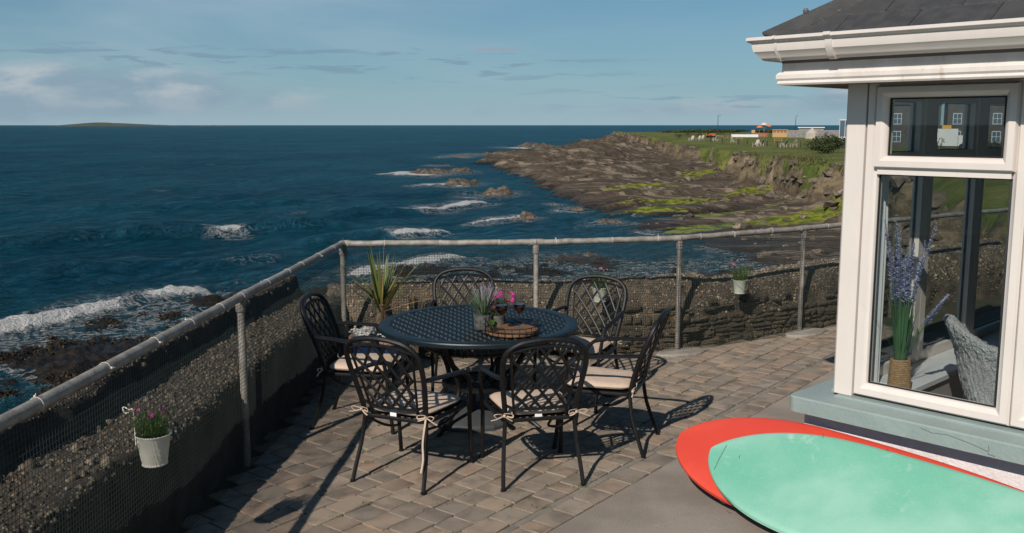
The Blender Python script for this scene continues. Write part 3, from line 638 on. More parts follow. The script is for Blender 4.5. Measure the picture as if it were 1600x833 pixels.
# ---- island on the horizon
def build_island():
    D = 6200.; mat = pmat('island_turf', (.050, .056, .030), (.075, .070, .045), .006, .95)
    def ridge(name, x0, x1, hts, dep):
        n = 60; m = 15; t = np.linspace(0, 1, n); prof = np.interp(t, np.linspace(0, 1, len(hts)), hts)
        T, V = np.meshgrid(np.linspace(0, 1, n), np.linspace(-1, 1, m))
        X = x0 + (x1 - x0) * T; Y = D + V * dep; Z = np.interp(T, np.linspace(0, 1, len(hts)), hts) * (1 - np.abs(V) ** 2.2) * (1 + .12 * fbm(T * 14, V * 2, 5, 3)) - 6.85
        o = meshobj(name, gridmesh(name, X, Y, Z, mat)); return o
    k = D / 1509
    tag(ridge('island', (90 - 800) * k, (275 - 800) * k, [0, 6, 14, 20, 25, 24, 22, 19, 16, 12, 10, 0], 320), 'long low green island on the left horizon', kind='structure')
    tag(ridge('islet', (298 - 800) * k, (388 - 800) * k, [0, 5, 7, 6, 9, 8, 5, 8, 6, 0], 160), 'low flat islet right of the long island', kind='structure')
build_island()

# ---- grass tufts and scrub on the cliff edge
def build_turf():
    N = 60000; g = np.random.default_rng(21); az = np.radians(g.uniform(7.5, 33, N)); r = np.exp(g.uniform(math.log(58), math.log(230), N)); x = r * np.sin(az); y = r * np.cos(az)
    z, top, plat = terrain(x, y); d = fbm(x / 5, y / 5, 81, 3) * .7
    ct = cliff_t(x, y)[0]; ok = (ct + d > .42) & (z > -3.4) & (z < 1); slope = ct < 1.05
    ok &= (slope | (g.random(N) < .06)); x, y, z, slope = x[ok][:15000], y[ok][:15000], z[ok][:15000], slope[ok][:15000]
    vs = []; fs = []
    for i in range(len(x)):
        for q in range(3):
            a = g.uniform(0, 6.28); h = g.uniform(.12, .30) * (1.2 if slope[i] else .4); w = g.uniform(.04, .08); lx, ly = g.normal(0, .16, 2); ca, sa = math.cos(a) * w, math.sin(a) * w
            px, py = x[i] + g.normal(0, .18), y[i] + g.normal(0, .18); b = len(vs)
            vs += [(px - ca, py - sa, z[i] - .05), (px + ca, py + sa, z[i] - .05), (px + lx, py + ly, z[i] + h)]; fs.append((b, b + 1, b + 2))
    m = MB(); m.v = vs; m.f = fs
    mat = pmat('bank_grass', (.07, .09, .02), None, 1, .85, randcols=[(.065, .078, .020), (.11, .115, .035), (.05, .062, .017), (.18, .145, .06), (.09, .09, .028), (.14, .12, .045)], trans=.25)
    tag(m.build('grass', mat, smooth=False), 'long grass hanging over the headland edge', kind='stuff')
build_turf()

# ---- wrack and weed on the near ledges
def build_weed():
    N = 26000; g = np.random.default_rng(33); az = np.radians(g.uniform(-31, 8, N)); r = np.exp(g.uniform(math.log(20), math.log(58), N)); x = r * np.sin(az); y = r * np.cos(az)
    z = terrain(x, y)[0]; ok = (z > SEA_Z - .06) & (fbm(x / 2.5, y / 2.5, 41, 3) > .02); x, y, z = x[ok][:7000], y[ok][:7000], z[ok][:7000]; vs = []; fs = []
    for i in range(len(x)):
        for q in range(3):
            a = g.uniform(0, 6.28); L = g.uniform(.08, .22); w = g.uniform(.02, .045); d = np.array([math.cos(a), math.sin(a)]); n = np.array([-d[1], d[0]]) * w; p = np.array([x[i], y[i]]) + g.normal(0, .12, 2); b = len(vs); h = g.uniform(.01, .07)
            vs += [(*(p - n), z[i] - .02), (*(p + n), z[i] - .02), (*(p + d * L * .5 + n), z[i] + h), (*(p + d * L * .5 - n), z[i] + h), (*(p + d * L), z[i] + .0)]; fs += [(b, b + 1, b + 2, b + 3), (b + 3, b + 2, b + 4)]
    m = MB(); m.v = vs; m.f = fs
    mat = pmat('wrack', (.03, .022, .012), None, 1, .7, randcols=[(.012, .009, .006), (.026, .018, .010), (.018, .014, .008), (.042, .028, .014), (.022, .019, .010)], spec=.2)
    tag(m.build('seaweed', mat, smooth=False), 'dark brown seaweed over the near rock ledges', kind='stuff')
build_weed()

# ================================================================== TERRACE
RA = R(37.5); RV = Vector((math.sin(RA), math.cos(RA))); QV = Vector((math.cos(RA), -math.sin(RA)))   # along / across the paver rows
def rq(r, q): return RV * r + QV * q
def xw(y): return -1.755 + .0572 * (y - 5.94)            # foot of the parapet on the left
FAR = [(-1.62, 8.80), (0.2, 8.85), (1.6, 9.16), (3.06, 10.06), (4.35, 10.93), (6.6, 12.45)]   # foot of the far wall
def far_y(x): return float(np.interp(x, [p[0] for p in FAR], [p[1] for p in FAR]))
m = MB(); m.prism([(xw(-3) - .2, -3), (8.5, -3), (8.5, 13.2), (6.6, 12.7)] + [(x, y + .2) for x, y in FAR[-2::-1]] + [(xw(8.8) - .2, 9.0)], -4.6, -.014)
tag(m.build('terrace', M['mortar'], smooth=False), 'paved seaside terrace', kind='structure')
terrace = bpy.data.objects['terrace']
def paver_mesh(L, W, seed):
    g = random.Random(seed); h = .0045; c = .004; b = MB()
    J = lambda: g.uniform(-.003, .003)
    cor = [(-L / 2 + h + J(), -W / 2 + h + J()), (L / 2 - h + J(), -W / 2 + h + J()), (L / 2 - h + J(), W / 2 - h + J()), (-L / 2 + h + J(), W / 2 - h + J())]
    poly = []
    for i in range(4):
        p = Vector(cor[i]); a = (Vector(cor[i - 1]) - p).normalized(); d = (Vector(cor[(i + 1) % 4]) - p).normalized(); q = g.uniform(.003, .011)
        poly += [p + a * q, p + d * q]
    zt = [g.uniform(-.0015, .0015) for _ in poly]; n = len(poly); ctr = Vector((0, 0))
    inn = [p + (ctr - p).normalized() * c for p in poly]
    vs = [(*p, -.03) for p in poly] + [(*p, -.0035) for p in poly] + [(*p, zt[i]) for i, p in enumerate(inn)]
    fs = [tuple(range(2 * n, 3 * n))] + [(k * n + i, k * n + (i + 1) % n, (k + 1) * n + (i + 1) % n, (k + 1) * n + i) for k in range(2) for i in range(n)]
    b.add(vs, fs); return b
PW = .166; PL = [.125, .16, .20, .235]
pm = {l: [(b := paver_mesh(l, PW, int(l * 1000) + s)).mesh('paver', M['paver']) for s in range(4)] for l in PL}
pmb = {l: [paver_mesh(l, PW, int(l * 1000) + s) for s in range(4)] for l in PL}
CAMV = Vector((0, 0)); pav = []
rows = [(-3.045 - PW * (k + .5)) for k in range(30)] + [-2.999 + PW / 2]
for ri, q in enumerate(rows):
    r = 0.6 + random.random() * .2
    while r < 10.5:
        l = random.choices(PL, [.12, .30, .36, .22])[0]; c = rq(r + l / 2, q); r += l
        if c.x < xw(c.y) + .03 or c.y > far_y(c.x) - .03 or c.y < .8: continue
        if q > -3 and c.y > 8.9: pass
        pav.append((c, l))
def seen(c):
    if c.y < 4.2 or abs(c.x) > c.y * .56: return 99 + c.length
    return c.length + (6 if c.x < xw(c.y) + .32 else 0)
pav.sort(key=lambda t: seen(t[0]))
rest = MB()
for i, (c, l) in enumerate(pav):
    s = random.randrange(4); tilt = (random.gauss(0, .006), random.gauss(0, .006)); rz = math.pi / 2 - RA + random.gauss(0, .008) + (math.pi if random.random() < .5 else 0); z = random.gauss(0, .0018)
    if i < 300:
        o = meshobj('paver', pm[l][s], terrace, (c.x, c.y, z)); o.rotation_euler = (*tilt, rz)
    else:
        mt = Matrix.Translation((c.x, c.y, z)) @ Matrix.Rotation(rz, 4, 'Z'); b = pmb[l][s]; rest.add([mt @ Vector(v) for v in b.v], b.f)
tag(rest.build('pavers', M['paver'], terrace), kind='stuff')
m = MB(); a = [rq(1.2, -3.040), rq(1.2, -2.998), rq(10.6, -2.998), rq(10.6, -3.040)]; m.prism([tuple(p) for p in a][::1], -.02, -.003)
m.build('mortar_strip', M['strip'], terrace, smooth=False)
m = MB(); m.prism([tuple(rq(-4, -2.828)), tuple(rq(-4, 4)), tuple(rq(9, 4)), tuple(rq(9, -2.828))], -.05, .002, .006)
tag(m.build('concrete_path', M['slab'], smooth=False), 'bare concrete apron beside the house', kind='structure')
# weeds in the joints
m = MB()
g = random.Random(5)
for i in range(300):
    if i < 220:
        q = random.choice(rows[:18]) + PW / 2; r = g.uniform(3.2, 8.6); c = rq(r, q)
    else:
        x = g.uniform(-1.2, 3.6); c = Vector((x, far_y(x) - .03))
    if c.x < xw(c.y) + .1 or c.y > far_y(c.x) - .01: continue
    for k in range(g.randint(4, 12) + (14 if i >= 220 else 0)):
        p = (c.x + g.gauss(0, .025), c.y + g.gauss(0, .012), -.004); m.blade(p, (g.gauss(0, .7), g.gauss(0, .7), 1), g.uniform(.010, .030), .007, .4, 2)
tag(m.build('joint_moss', M['moss'], terrace, smooth=False), kind='stuff')

# ------------------------------------------------------------------ walls
def ico():
    bm = bmesh.new(); bmesh.ops.create_icosphere(bm, subdivisions=1, radius=1); v = np.array([p.co[:] for p in bm.verts]); f = [tuple(q.index for q in p.verts) for p in bm.faces]; bm.free(); return v, f
ICO = ico()
def wall_core(name, prof, nodes, mat, amp, parent=None, fine=.05, seed=1):
    """profile (out, z) swept along plan nodes; out is measured on the left-hand side of the path"""
    P = [Vector(p) for p in nodes]; seg = [(b - a).length for a, b in zip(P, P[1:])]
    pts = []; nor = []
    for i in range(len(P)):
        e1 = (P[i] - P[i - 1]).normalized() if i else (P[1] - P[0]).normalized(); e2 = (P[i + 1] - P[i]).normalized() if i + 1 < len(P) else e1
        n = Vector((-e1.y, e1.x)) + Vector((-e2.y, e2.x)); n = n / max(.4, n.dot(Vector((-e1.y, e1.x)))); nor.append(n)
    for i, s in enumerate(seg):
        n = max(2, int(s / fine))
        for k in range(n + (1 if i == len(seg) - 1 else 0)): t = k / n; pts.append((P[i].lerp(P[i + 1], t), nor[i].lerp(nor[i + 1], t)))
    # profile resampled
    pr = []
    for (o0, z0), (o1, z1) in zip(prof, prof[1:]):
        L = math.hypot(o1 - o0, z1 - z0); n = max(1, min(14, int(L / fine)))
        pr += [(o0 + (o1 - o0) * k / n, z0 + (z1 - z0) * k / n) for k in range(n)]
    pr.append(prof[-1])
    O = np.array([p[0] for p in pr]); Zp = np.array([p[1] for p in pr])
    B = np.array([p[0][:] for p in pts]); N = np.array([p[1][:] for p in pts]); s = np.concatenate([[0], np.cumsum(np.hypot(*np.diff(B, axis=0).T))])
    S, Q = np.meshgrid(s, np.arange(len(pr)) * fine, indexing='ij')
    j = fbm(S * 2.2, Q * 2.2, seed, 4) * amp + fbm(S * 9, Q * 9, seed + 5, 3) * amp * .45
    big = fbm(S * .9, Q * .3, seed + 9, 3)
    top = sstep(Zp, .25, .6)[None, :]
    X = B[:, 0:1] + N[:, 0:1] * (O[None, :] + j); Y = B[:, 1:2] + N[:, 1:2] * (O[None, :] + j); Z = Zp[None, :] + (j * .8 + big * amp * 1.5) * top
    return gridmesh(name, X, Y, Z, mat), (X, Y, Z, pr)
def pebbles(name, grid, zlo, zhi, count, smin, smax, seed, parent, omin=-9, omax=9, mat='pebble'):
    X, Y, Z, pr = grid; g = np.random.default_rng(seed); ok = [k for k in range(len(pr) - 1) if zlo <= (pr[k][1] + pr[k + 1][1]) / 2 <= zhi and omin <= (pr[k][0] + pr[k + 1][0]) / 2 <= omax]
    w = np.array([math.dist(pr[k], pr[k + 1]) for k in ok]); w /= w.sum(); kk = g.choice(ok, count, p=w); ii = g.integers(0, X.shape[0] - 1, count); u, v = g.random(count), g.random(count)
    I = lambda a: (a[ii, kk] * (1 - u) + a[ii + 1, kk] * u) * (1 - v) + (a[ii, kk + 1] * (1 - u) + a[ii + 1, kk + 1] * u) * v
    C = np.stack([I(X), I(Y), I(Z)], 1); kp = (fbm(C[:, 0] * 4, C[:, 1] * 4, seed + 50, 3) > -.05) | (g.random(count) < .66); C = C[kp]; count = len(C); iv, jf = ICO; rot = g.normal(size=(count, 4)); rot /= np.linalg.norm(rot, axis=1)[:, None]
    w_, x_, y_, z_ = rot.T
    Rm = np.stack([np.stack([1 - 2 * (y_**2 + z_**2), 2 * (x_*y_ - z_*w_), 2 * (x_*z_ + y_*w_)], -1), np.stack([2 * (x_*y_ + z_*w_), 1 - 2 * (x_**2 + z_**2), 2 * (y_*z_ - x_*w_)], -1), np.stack([2 * (x_*z_ - y_*w_), 2 * (y_*z_ + x_*w_), 1 - 2 * (x_**2 + y_**2)], -1)], 1)
    sc = np.exp(g.uniform(math.log(smin), math.log(smax), count))[:, None] * g.uniform(.55, 1.15, (count, 3))
    jit = 1 + g.normal(0, .16, (count, len(iv), 1)); V = (iv[None] * jit * sc[:, None, :]) @ Rm.transpose(0, 2, 1) + C[:, None, :]
    F = np.array(jf)[None] + (np.arange(count) * len(iv))[:, None, None]
    me = bpy.data.meshes.new(name); V = V.reshape(-1, 3); F = F.reshape(-1, 3); me.vertices.add(len(V)); me.vertices.foreach_set('co', V.astype(np.float32).ravel()); me.loops.add(F.size); me.loops.foreach_set('vertex_index', F.astype(np.int32).ravel())
    me.polygons.add(len(F)); me.polygons.foreach_set('loop_start', np.arange(0, F.size, 3, dtype=np.int32)); me.materials.append(M[mat]); me.update(calc_edges=True); me.validate()
    return tag(meshobj(name, me, parent), kind='stuff')
# left parapet: its path runs from the camera end to the corner, so its outside is on the left-hand side
lw = empty('parapet_wall', (0, 0, 0), 0, 'shaded rough parapet wall along the left, pebbly ledge below its outer lip', 'wall')
me, grid = wall_core('wall_core', [(0, -.06), (0, .28), (-.005, .51), (.02, .555), (.20, .575), (.39, .59), (.425, .65), (.445, .745), (.47, .77), (.55, .775), (.60, .72), (.64, .3), (.66, -4.7)], [(xw(-.5), -.5), (xw(8.95), 8.95)], M['wallcoreshade'], .030, seed=3)
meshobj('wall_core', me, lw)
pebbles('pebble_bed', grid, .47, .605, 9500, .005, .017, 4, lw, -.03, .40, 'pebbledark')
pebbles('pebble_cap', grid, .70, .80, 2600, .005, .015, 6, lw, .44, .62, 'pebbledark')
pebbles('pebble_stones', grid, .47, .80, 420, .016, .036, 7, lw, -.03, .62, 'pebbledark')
# far wall
fw = empty('rubble_wall', (0, 0, 0), 0, 'rubble stone wall with a pebble dashed sloping top behind the far railing', 'wall')
me, fgrid = wall_core('wall_core', [(0, -.06), (0.0, .22), (.03, .36), (.10, .45), (.20, .56), (.29, .62), (.38, .635), (.50, .61), (.56, .45), (.6, -4.7)], [(-1.75, 8.80)] + FAR[1:], M['wallcore'], .040, seed=13)
meshobj('wall_core', me, fw)
pebbles('pebble_face', fgrid, .30, .75, 11500, .006, .018, 14, fw, -.1, .62)
pebbles('pebble_stones', fgrid, .2, .66, 420, .016, .036, 16, fw, -.1, .5)
pebbles('pebble_grit', fgrid, -.02, .32, 1500, .006, .015, 15, fw, -.1, .2)
def stone_mesh(seed):
    g = np.random.default_rng(seed); n = 8; m_ = 5; U, V = np.meshgrid(np.linspace(-1, 1, n), np.linspace(-1, 1, m_))
    e = np.maximum(np.abs(U) ** 7, np.abs(V) ** 5); b = MB()
    D = -(.018 + g.uniform(-.012, .014) * U + fbm(U * 1.4 + seed, V * 1.1, seed, 3) * .020) * (1 - e) + .014 * e
    X = U * .5 * (1 + g.normal(0, .05, U.shape)); Z = V * .5 * (1 + g.normal(0, .13, U.shape)) + .12 * vnoise(U * 1.7 + seed, V * 0, 3)
    b.add(np.stack([X, D, Z], -1).reshape(-1, 3), [(i * n + k, i * n + k + 1, (i + 1) * n + k + 1, (i + 1) * n + k) for i in range(m_ - 1) for k in range(n - 1)])
    return b.mesh('stone', M['stone'], True, 28)
SM = [stone_mesh(40 + i) for i in range(10)]
g = random.Random(8); ns = 0
for (a, b) in zip(FAR, FAR[1:]):
    A, B = Vector(a), Vector(b); L = (B - A).length; e = (B - A) / L; ang = math.atan2(e.y, e.x)
    z = -.01
    while z < .40:
        h = g.uniform(.024, .085); s = g.uniform(-.1, .1)
        while s < L:
            w = g.uniform(.07, .20) * g.choice([1, 1, 1.6, 2.2]) * (1 if h < .06 else .8); c = A + e * (s + w / 2)
            keep = g.random() < (.94 if c.x > .7 else .55) * (1 if z < .27 else .45)
            if c.x > 4.4: keep = False
            if keep and ns < 290:
                o = meshobj('stone', SM[g.randrange(10)], fw, (c.x + e.y * -.0, c.y - .012, z + h / 2 + g.uniform(-.008, .008)))
                o.scale = (w * .97, g.uniform(.5, 1.6), h * g.uniform(.8, 1.25)); o.rotation_euler = (g.uniform(-.12, .06), g.uniform(-.09, .09), ang); ns += 1
            s += w
        z += h

# ------------------------------------------------------------------ railing
RAIL = [(-1.91, 1.9), (-1.525, 8.62), (0.22, 8.72), (1.58, 9.035), (3.014, 9.925), (4.30, 10.80), (6.5, 12.30)]; RZ = 1.095
rl = empty('railing', (-1.525, 8.62, 0), 0, 'galvanised pipe railing hung with fine green netting round the terrace edge', 'railing')
def loc(p, z): return (p[0] + 1.525, p[1] - 8.62, z)
def lerp2(a, b, t): return (a[0] + (b[0] - a[0]) * t, a[1] + (b[1] - a[1]) * t)
pr = .0275
LP = [(xw(3.2) + .045, 3.2), (xw(5.944) + .045, 5.944)]
posts = LP + RAIL[1:6]
for (a, b) in zip(RAIL, RAIL[1:]):
    m = MB(); n = 14; w = random.Random(int(a[0] * 100))
    m.tube([loc(lerp2(a, b, i / n), RZ + w.uniform(-.003, .003)) for i in range(n + 1)], pr, 14); m.build('top_rail', M['galv'], rl)
for p in posts:
    lower = p in LP; m = MB(); q = p if not lower else (p[0] + .012, p[1])
    m.tube([loc(q, -.02), loc(q, .5), loc(q, RZ - .02)], .024, 12); po = m.build('post', M['galv'], rl)
    m = MB(); m.tube([loc(q, RZ - .10), loc(q, RZ - .095), loc(q, RZ - .02)], [.030, .032, .032], 12); m.build('tee_collar', M['galv'], po)
    for (a, b) in zip(RAIL, RAIL[1:]):
        d = Vector(b) - Vector(a); t = (Vector(p) - Vector(a)).dot(d) / d.length_squared
        if -.01 < t < 1.01 and (Vector(a) + d * t - Vector(p)).length < .08:
            e = d.normalized(); m = MB(); c0 = Vector(a) + d * max(0, min(1, t)); s0 = -.06 if t > .02 else 0; s1 = .06 if t < .98 else 0
            m.tube([loc(c0 + e * s0, RZ), loc(c0 + e * s1, RZ)], .0325, 14); m.build('tee_sleeve', M['galv'], po)
def footing(p, w, d, h, rz):
    b = MB(); g2 = random.Random(int(p[0] * 77)); n = 14
    poly = [(w * math.cos(6.283 * i / n) * (1 + g2.uniform(-.18, .12)), d * math.sin(6.283 * i / n) * (1 + g2.uniform(-.18, .12))) for i in range(n)]
    b.prism(poly, -.02, h, .012); o = b.build('footing', M['footing'], rl); o.location = loc(p, 0); o.rotation_euler = (0, 0, rz)
footing((1.60, 8.98), .30, .15, .026, .5); footing((3.06, 9.86), .30, .15, .026, .62); footing((.22, 8.70), .22, .12, .02, .1)
# cable ties
tm = MB(); tm.lathe([(pr + .0008, -.003), (pr + .0028, -.003), (pr + .0028, .003), (pr + .0008, .003)], 14, closed=True); tm.box(pr + .002, pr + .010, -.004, .004, -.004, .005)
tm.tube([(pr + .006, 0, 0), (pr + .016, .003, .004)], .0013, 4)
tme = tm.mesh('cable_tie', M['tie'])
g = random.Random(3)
for (a, b) in list(zip(RAIL, RAIL[1:]))[:5]:
    L = math.dist(a, b); s = g.uniform(.15, .4); d = (Vector(b) - Vector(a)).normalized()
    while s < L - .1:
        o = meshobj('cable_tie', tme, rl, loc(lerp2(a, b, s / L), RZ)); o.rotation_euler = Vector((d.x, d.y, 0)).to_track_quat('Z', 'Y').to_euler(); o.rotation_euler.rotate_axis('Z', g.uniform(0, 6.28)); s += g.uniform(.28, .55)
def netting(path, z0, z1, pitch, rad, seed, off):
    g2 = random.Random(seed); P = [Vector(p) for p in path]; L = [0]
    for a, b in zip(P, P[1:]): L.append(L[-1] + (b - a).length)
    tot = L[-1]
    def at(s):
        for i in range(len(L) - 1):
            if s <= L[i + 1] or i == len(L) - 2:
                d = (P[i + 1] - P[i]).normalized(); n = Vector((d.y, -d.x)); return P[i] + d * (s - L[i]) + n * off, n
    def pos(s, z):
        p, n = at(s); w = .020 * float(vnoise(np.array([s * 1.1 + seed]), np.array([z * 1.3]), 5)[0]) + .010 * float(vnoise(np.array([s * 4.1]), np.array([z * 3.3]), 6)[0])
        k = (1 - abs(2 * (z - z0) / (z1 - z0) - 1)); dz = .012 * float(vnoise(np.array([s * 1.9]), np.array([z * 2.0]), 7)[0]) * min(1, (z1 - z) * 6)
        q = p + n * w * (.3 + k); return loc(q, z + dz)
    nv = int(tot / pitch); nh = int((z1 - z0) / pitch); G = []
    zs = [z0 + (z1 - z0) * j / nh for j in range(nh + 1)]
    # position grid, vectorised over s
    S = np.linspace(0, tot, nv + 1); arr = np.zeros((nv + 1, nh + 1, 3))
    base = np.array([list(at(s)[0]) + list(at(s)[1]) for s in S]); SS, ZZ = np.meshgrid(S, zs, indexing='ij')
    k = 1 - np.abs(2 * (ZZ - z0) / (z1 - z0) - 1); w = (.020 * vnoise(SS * 1.1 + seed, ZZ * 1.3, 5) + .010 * vnoise(SS * 4.1, ZZ * 3.3, 6)) * (.3 + k)
    shear = .03 * vnoise(SS * .8, ZZ * 1.2, 8); dz = .020 * vnoise(SS * 1.6, ZZ * 1.5, 7) * np.minimum(1, (z1 - ZZ) * 6)
    d = np.stack([-base[:, 3], base[:, 2]], 1)   # along
    arr[..., 0] = base[:, 0:1] + base[:, 2:3] * w - d[:, 0:1] * shear * .0 + 1.525; arr[..., 1] = base[:, 1:2] + base[:, 3:4] * w + shear - 8.62; arr[..., 2] = ZZ + dz
    vs = []; fs = []
    def thread(line):
        n = len(line); T = np.gradient(line, axis=0); T /= np.linalg.norm(T, axis=1)[:, None] + 1e-9
        up = np.array([.31, .52, .8]); u = np.cross(T, up); u /= np.linalg.norm(u, axis=1)[:, None] + 1e-9; v = np.cross(T, u); b = sum(len(q) for q in vs)
        ring = np.stack([line + rad * (u * math.cos(a) + v * math.sin(a)) for a in (0, 2.094, 4.189)], 1).reshape(-1, 3); vs.append(ring)
        i = np.arange(n - 1)
        for a_, b_ in ((0, 1), (1, 2), (2, 0)): fs.append(np.stack([b + 3 * i + a_, b + 3 * i + b_, b + 3 * i + 3 + b_, b + 3 * i + 3 + a_], 1))
    for i in range(nv + 1): thread(arr[i, ::3] if nh % 3 == 0 else np.concatenate([arr[i, ::3], arr[i, -1:]]))
    for j in range(nh + 1): thread(np.concatenate([arr[::2, j], arr[-1:, j]]) if nv % 2 else arr[::2, j])
    V = np.concatenate(vs); F = np.concatenate(fs); me = bpy.data.meshes.new('netting'); me.vertices.add(len(V)); me.vertices.foreach_set('co', V.astype(np.float32).ravel()); me.loops.add(F.size); me.loops.foreach_set('vertex_index', F.astype(np.int32).ravel())
    me.polygons.add(len(F)); me.polygons.foreach_set('loop_start', np.arange(0, F.size, 4, dtype=np.int32)); me.materials.append(M['net']); me.update(calc_edges=True); me.validate()
    tag(meshobj('netting', me, rl), kind='stuff')
netting([(-1.882, 2.2), (-1.495, 8.60)], .03, RZ - .02, .0235, .00135, 5, .018)
netting([(-1.50, 8.58)] + RAIL[2:6], .02, RZ - .02, .0235, .0017, 9, .030)

# ================================================================== HOUSE
TH = R(44); HC = Vector((1.935, 5.6, 0)); HD = Vector((math.sin(TH), -math.cos(TH), 0)); HI = Vector((math.cos(TH), math.sin(TH), 0))   # along the front wall / into the house
hs = empty('bungalow', HC, 0, 'white bungalow corner with big windows, dark slate roof and teal sill', 'house')
def T(pts): return [tuple(HD * s + HI * t + Vector((0, 0, z))) for s, t, z in pts]
class HB(MB):
    """builder in house coordinates: s along the front, t inwards, z up"""
    def build(self, name, mat=None, parent=hs, smooth=True, ang=35, loc=None):
        if not getattr(self, 'raw', False): self.v = T(self.v)
        return MB.build(self, name, mat, parent, smooth, ang, loc)
def frame_sweep(b, s0, s1, z0, z1, prof, wall=0):
    """picture-frame moulding: prof = closed list of (inset from the edge, depth t)"""
    cor = [(s0, z0, 1, 1), (s1, z0, -1, 1), (s1, z1, -1, -1), (s0, z1, 1, -1)]; n = len(prof); vs = []; fs = []
    for (s, z, ds, dz) in cor:
        for (i, t) in prof: vs.append((s + ds * i, t, z + dz * i) if wall == 0 else (t, s + ds * i, z + dz * i))
    for c in range(4):
        d = (c + 1) % 4
        for k in range(n):
            q = (k + 1) % n; f = (c * n + k, c * n + q, d * n + q, d * n + k); fs.append(f if wall == 0 else f[::-1])
    b.add(vs, fs)
FR = [(0, .0), (.010, -.014), (.046, -.014), (.052, -.006), (.070, .004), (.078, .022), (.078, .062), (0, .062)]     # outer frame
SH = [(0, -.012), (.008, -.034), (.040, -.036), (.052, -.028), (.064, -.010), (.070, .012), (.070, .05), (0, .05)]     # opening sash
BEAD = [(0, .018), (.006, .016), (.006, .03), (0, .03)]
def window(s0, s1, z0, z1, ztr, wall=0, light=True):
    b = HB(); frame_sweep(b, s0, s1, z0, z1, FR, wall)
    def bar(sa, sb, za, zb, t0, t1): b.box(sa, sb, t0, t1, za, zb) if wall == 0 else b.box(t0, t1, sa, sb, za, zb)
    bar(s0 + .076, s1 - .076, ztr - .028, ztr + .030, -.010, .060)
    w = b.build('window_frame', M['upvc'])
    g = HB(); frame_sweep(g, s0 + .0785, s1 - .0785, z0 + .0785, ztr - .0285, BEAD, wall); g.build('gasket', M['gasket'], w)
    def pane(sa, sb, za, zb, t, par):
        p = HB(); e = .004
        if wall == 0: p.box(sa, sb, t, t + .004, za, zb)
        else: p.box(t, t + .004, sa, sb, za, zb)
        p.build('pane', M['pane'], par, smooth=False)
    pane(s0 + .079, s1 - .079, z0 + .079, ztr - .029, .026, w)
    sh = HB(); frame_sweep(sh, s0 + .058, s1 - .058, ztr + .008, z1 - .058, SH, wall); sf = sh.build('sash', M['upvc'], w)
    g = HB(); frame_sweep(g, s0 + .1285, s1 - .1285, ztr + .0785, z1 - .1285, [(0, .0), (.006, -.002), (.006, .012), (0, .012)], wall); g.build('sash_gasket', M['gasket'], w)
    pane(s0 + .129, s1 - .129, ztr + .079, z1 - .129, .008, w)
    return w
ZB, ZT, ZM = .585, 2.425, 1.905
NW = 4
for i in range(NW): window(.108 + i * .868, .108 + (i + 1) * .868 - .004, ZB, ZT, ZM, 0)
for i in range(NW): window(.108 + i * .868, .108 + (i + 1) * .868 - .004, ZB, ZT, ZM, 1)
b = HB(); b.prism([(-.004, -.014), (.104, -.014), (.104, .07), (.07, .07), (.07, .104), (-.018, .104), (-.018, .0)], ZB - .012, ZT, .0)
b.build('corner_post', M['upvc'], smooth=False)
b = HB(); b.box(.03, .09, .07, .10, ZB, ZT); b.box(.07, .10, .03, .07, ZB, ZT); b.build('inner_corner_trim', M['upvc'], smooth=False)
E_ = 3.62
# masonry below the sill
b = HB(); b.box(-.15, E_, -.085, .22, -.02, .466); b.box(-.15, .22, .22, E_, -.02, .466); b.build('plinth_wall', M['housewall'], smooth=False)
# painted sill: an L with a rounded outer corner
def sillpoly(o, inn):
    arc = [(-o + .05 - .05 * math.cos(a), -o + .05 - .05 * math.sin(a)) for a in np.linspace(0, math.pi / 2, 6)]
    return [(E_, -o)] + [(E_, inn), (inn, inn), (inn, E_), (-o, E_)] + arc
b = HB(); b.prism(sillpoly(.205, .10)[::1], .462, .555, .008); b.build('sill', M['sill'])
b = HB(); b.prism([(E_, -.06), (E_, .06), (.02, .06), (.02, -.06)], .555, .571, .006); b.prism([(.02, .061), (.06, .061), (.06, E_), (-.06, E_), (-.06, .061)], .555, .571, .006); b.build('sill_upstand', M['sill'])
# soffit, fascia, gutter, roof
OV = .262
def Lpath(prof_to): return None
def lsweep(prof, name, mat, parent=hs, closed=True):
    b = HB(); path = [lambda o, z: (-o, E_, z), lambda o, z: (-o, -o, z), lambda o, z: (E_, -o, z)]
    b.sweep(prof, path, closed); b.f = [tuple(reversed(f)) for f in b.f]; return b.build(name, mat, parent)
lsweep([(OV, 2.375), (OV + .018, 2.375), (OV + .018, 2.60), (OV, 2.60)], 'fascia', M['fascia'])
lsweep([(OV + .0185, 2.374), (OV + .030, 2.374), (OV + .037, 2.384), (OV + .033, 2.398), (OV + .042, 2.410), (OV + .042, 2.432), (OV + .030, 2.446), (OV + .0185, 2.446)], 'fascia_trim', M['fascia'])
b = HB(); b.box(-OV, E_, -OV, -.02, 2.379, 2.392); b.box(-OV, -.02, -.019, E_, 2.379, 2.392); b.build('soffit', M['ply'], smooth=False)
GUT = [(.282, 2.520), (.338, 2.508), (.356, 2.512), (.372, 2.528), (.382, 2.546), (.398, 2.560), (.404, 2.585), (.406, 2.606), (.420, 2.612), (.430, 2.622), (.430, 2.636), (.422, 2.640), (.414, 2.634), (.398, 2.626), (.392, 2.60), (.384, 2.572), (.366, 2.548), (.352, 2.526), (.336, 2.520), (.290, 2.532), (.288, 2.63), (.282, 2.63)]
gut = lsweep(GUT, 'gutter', M['upvc'])
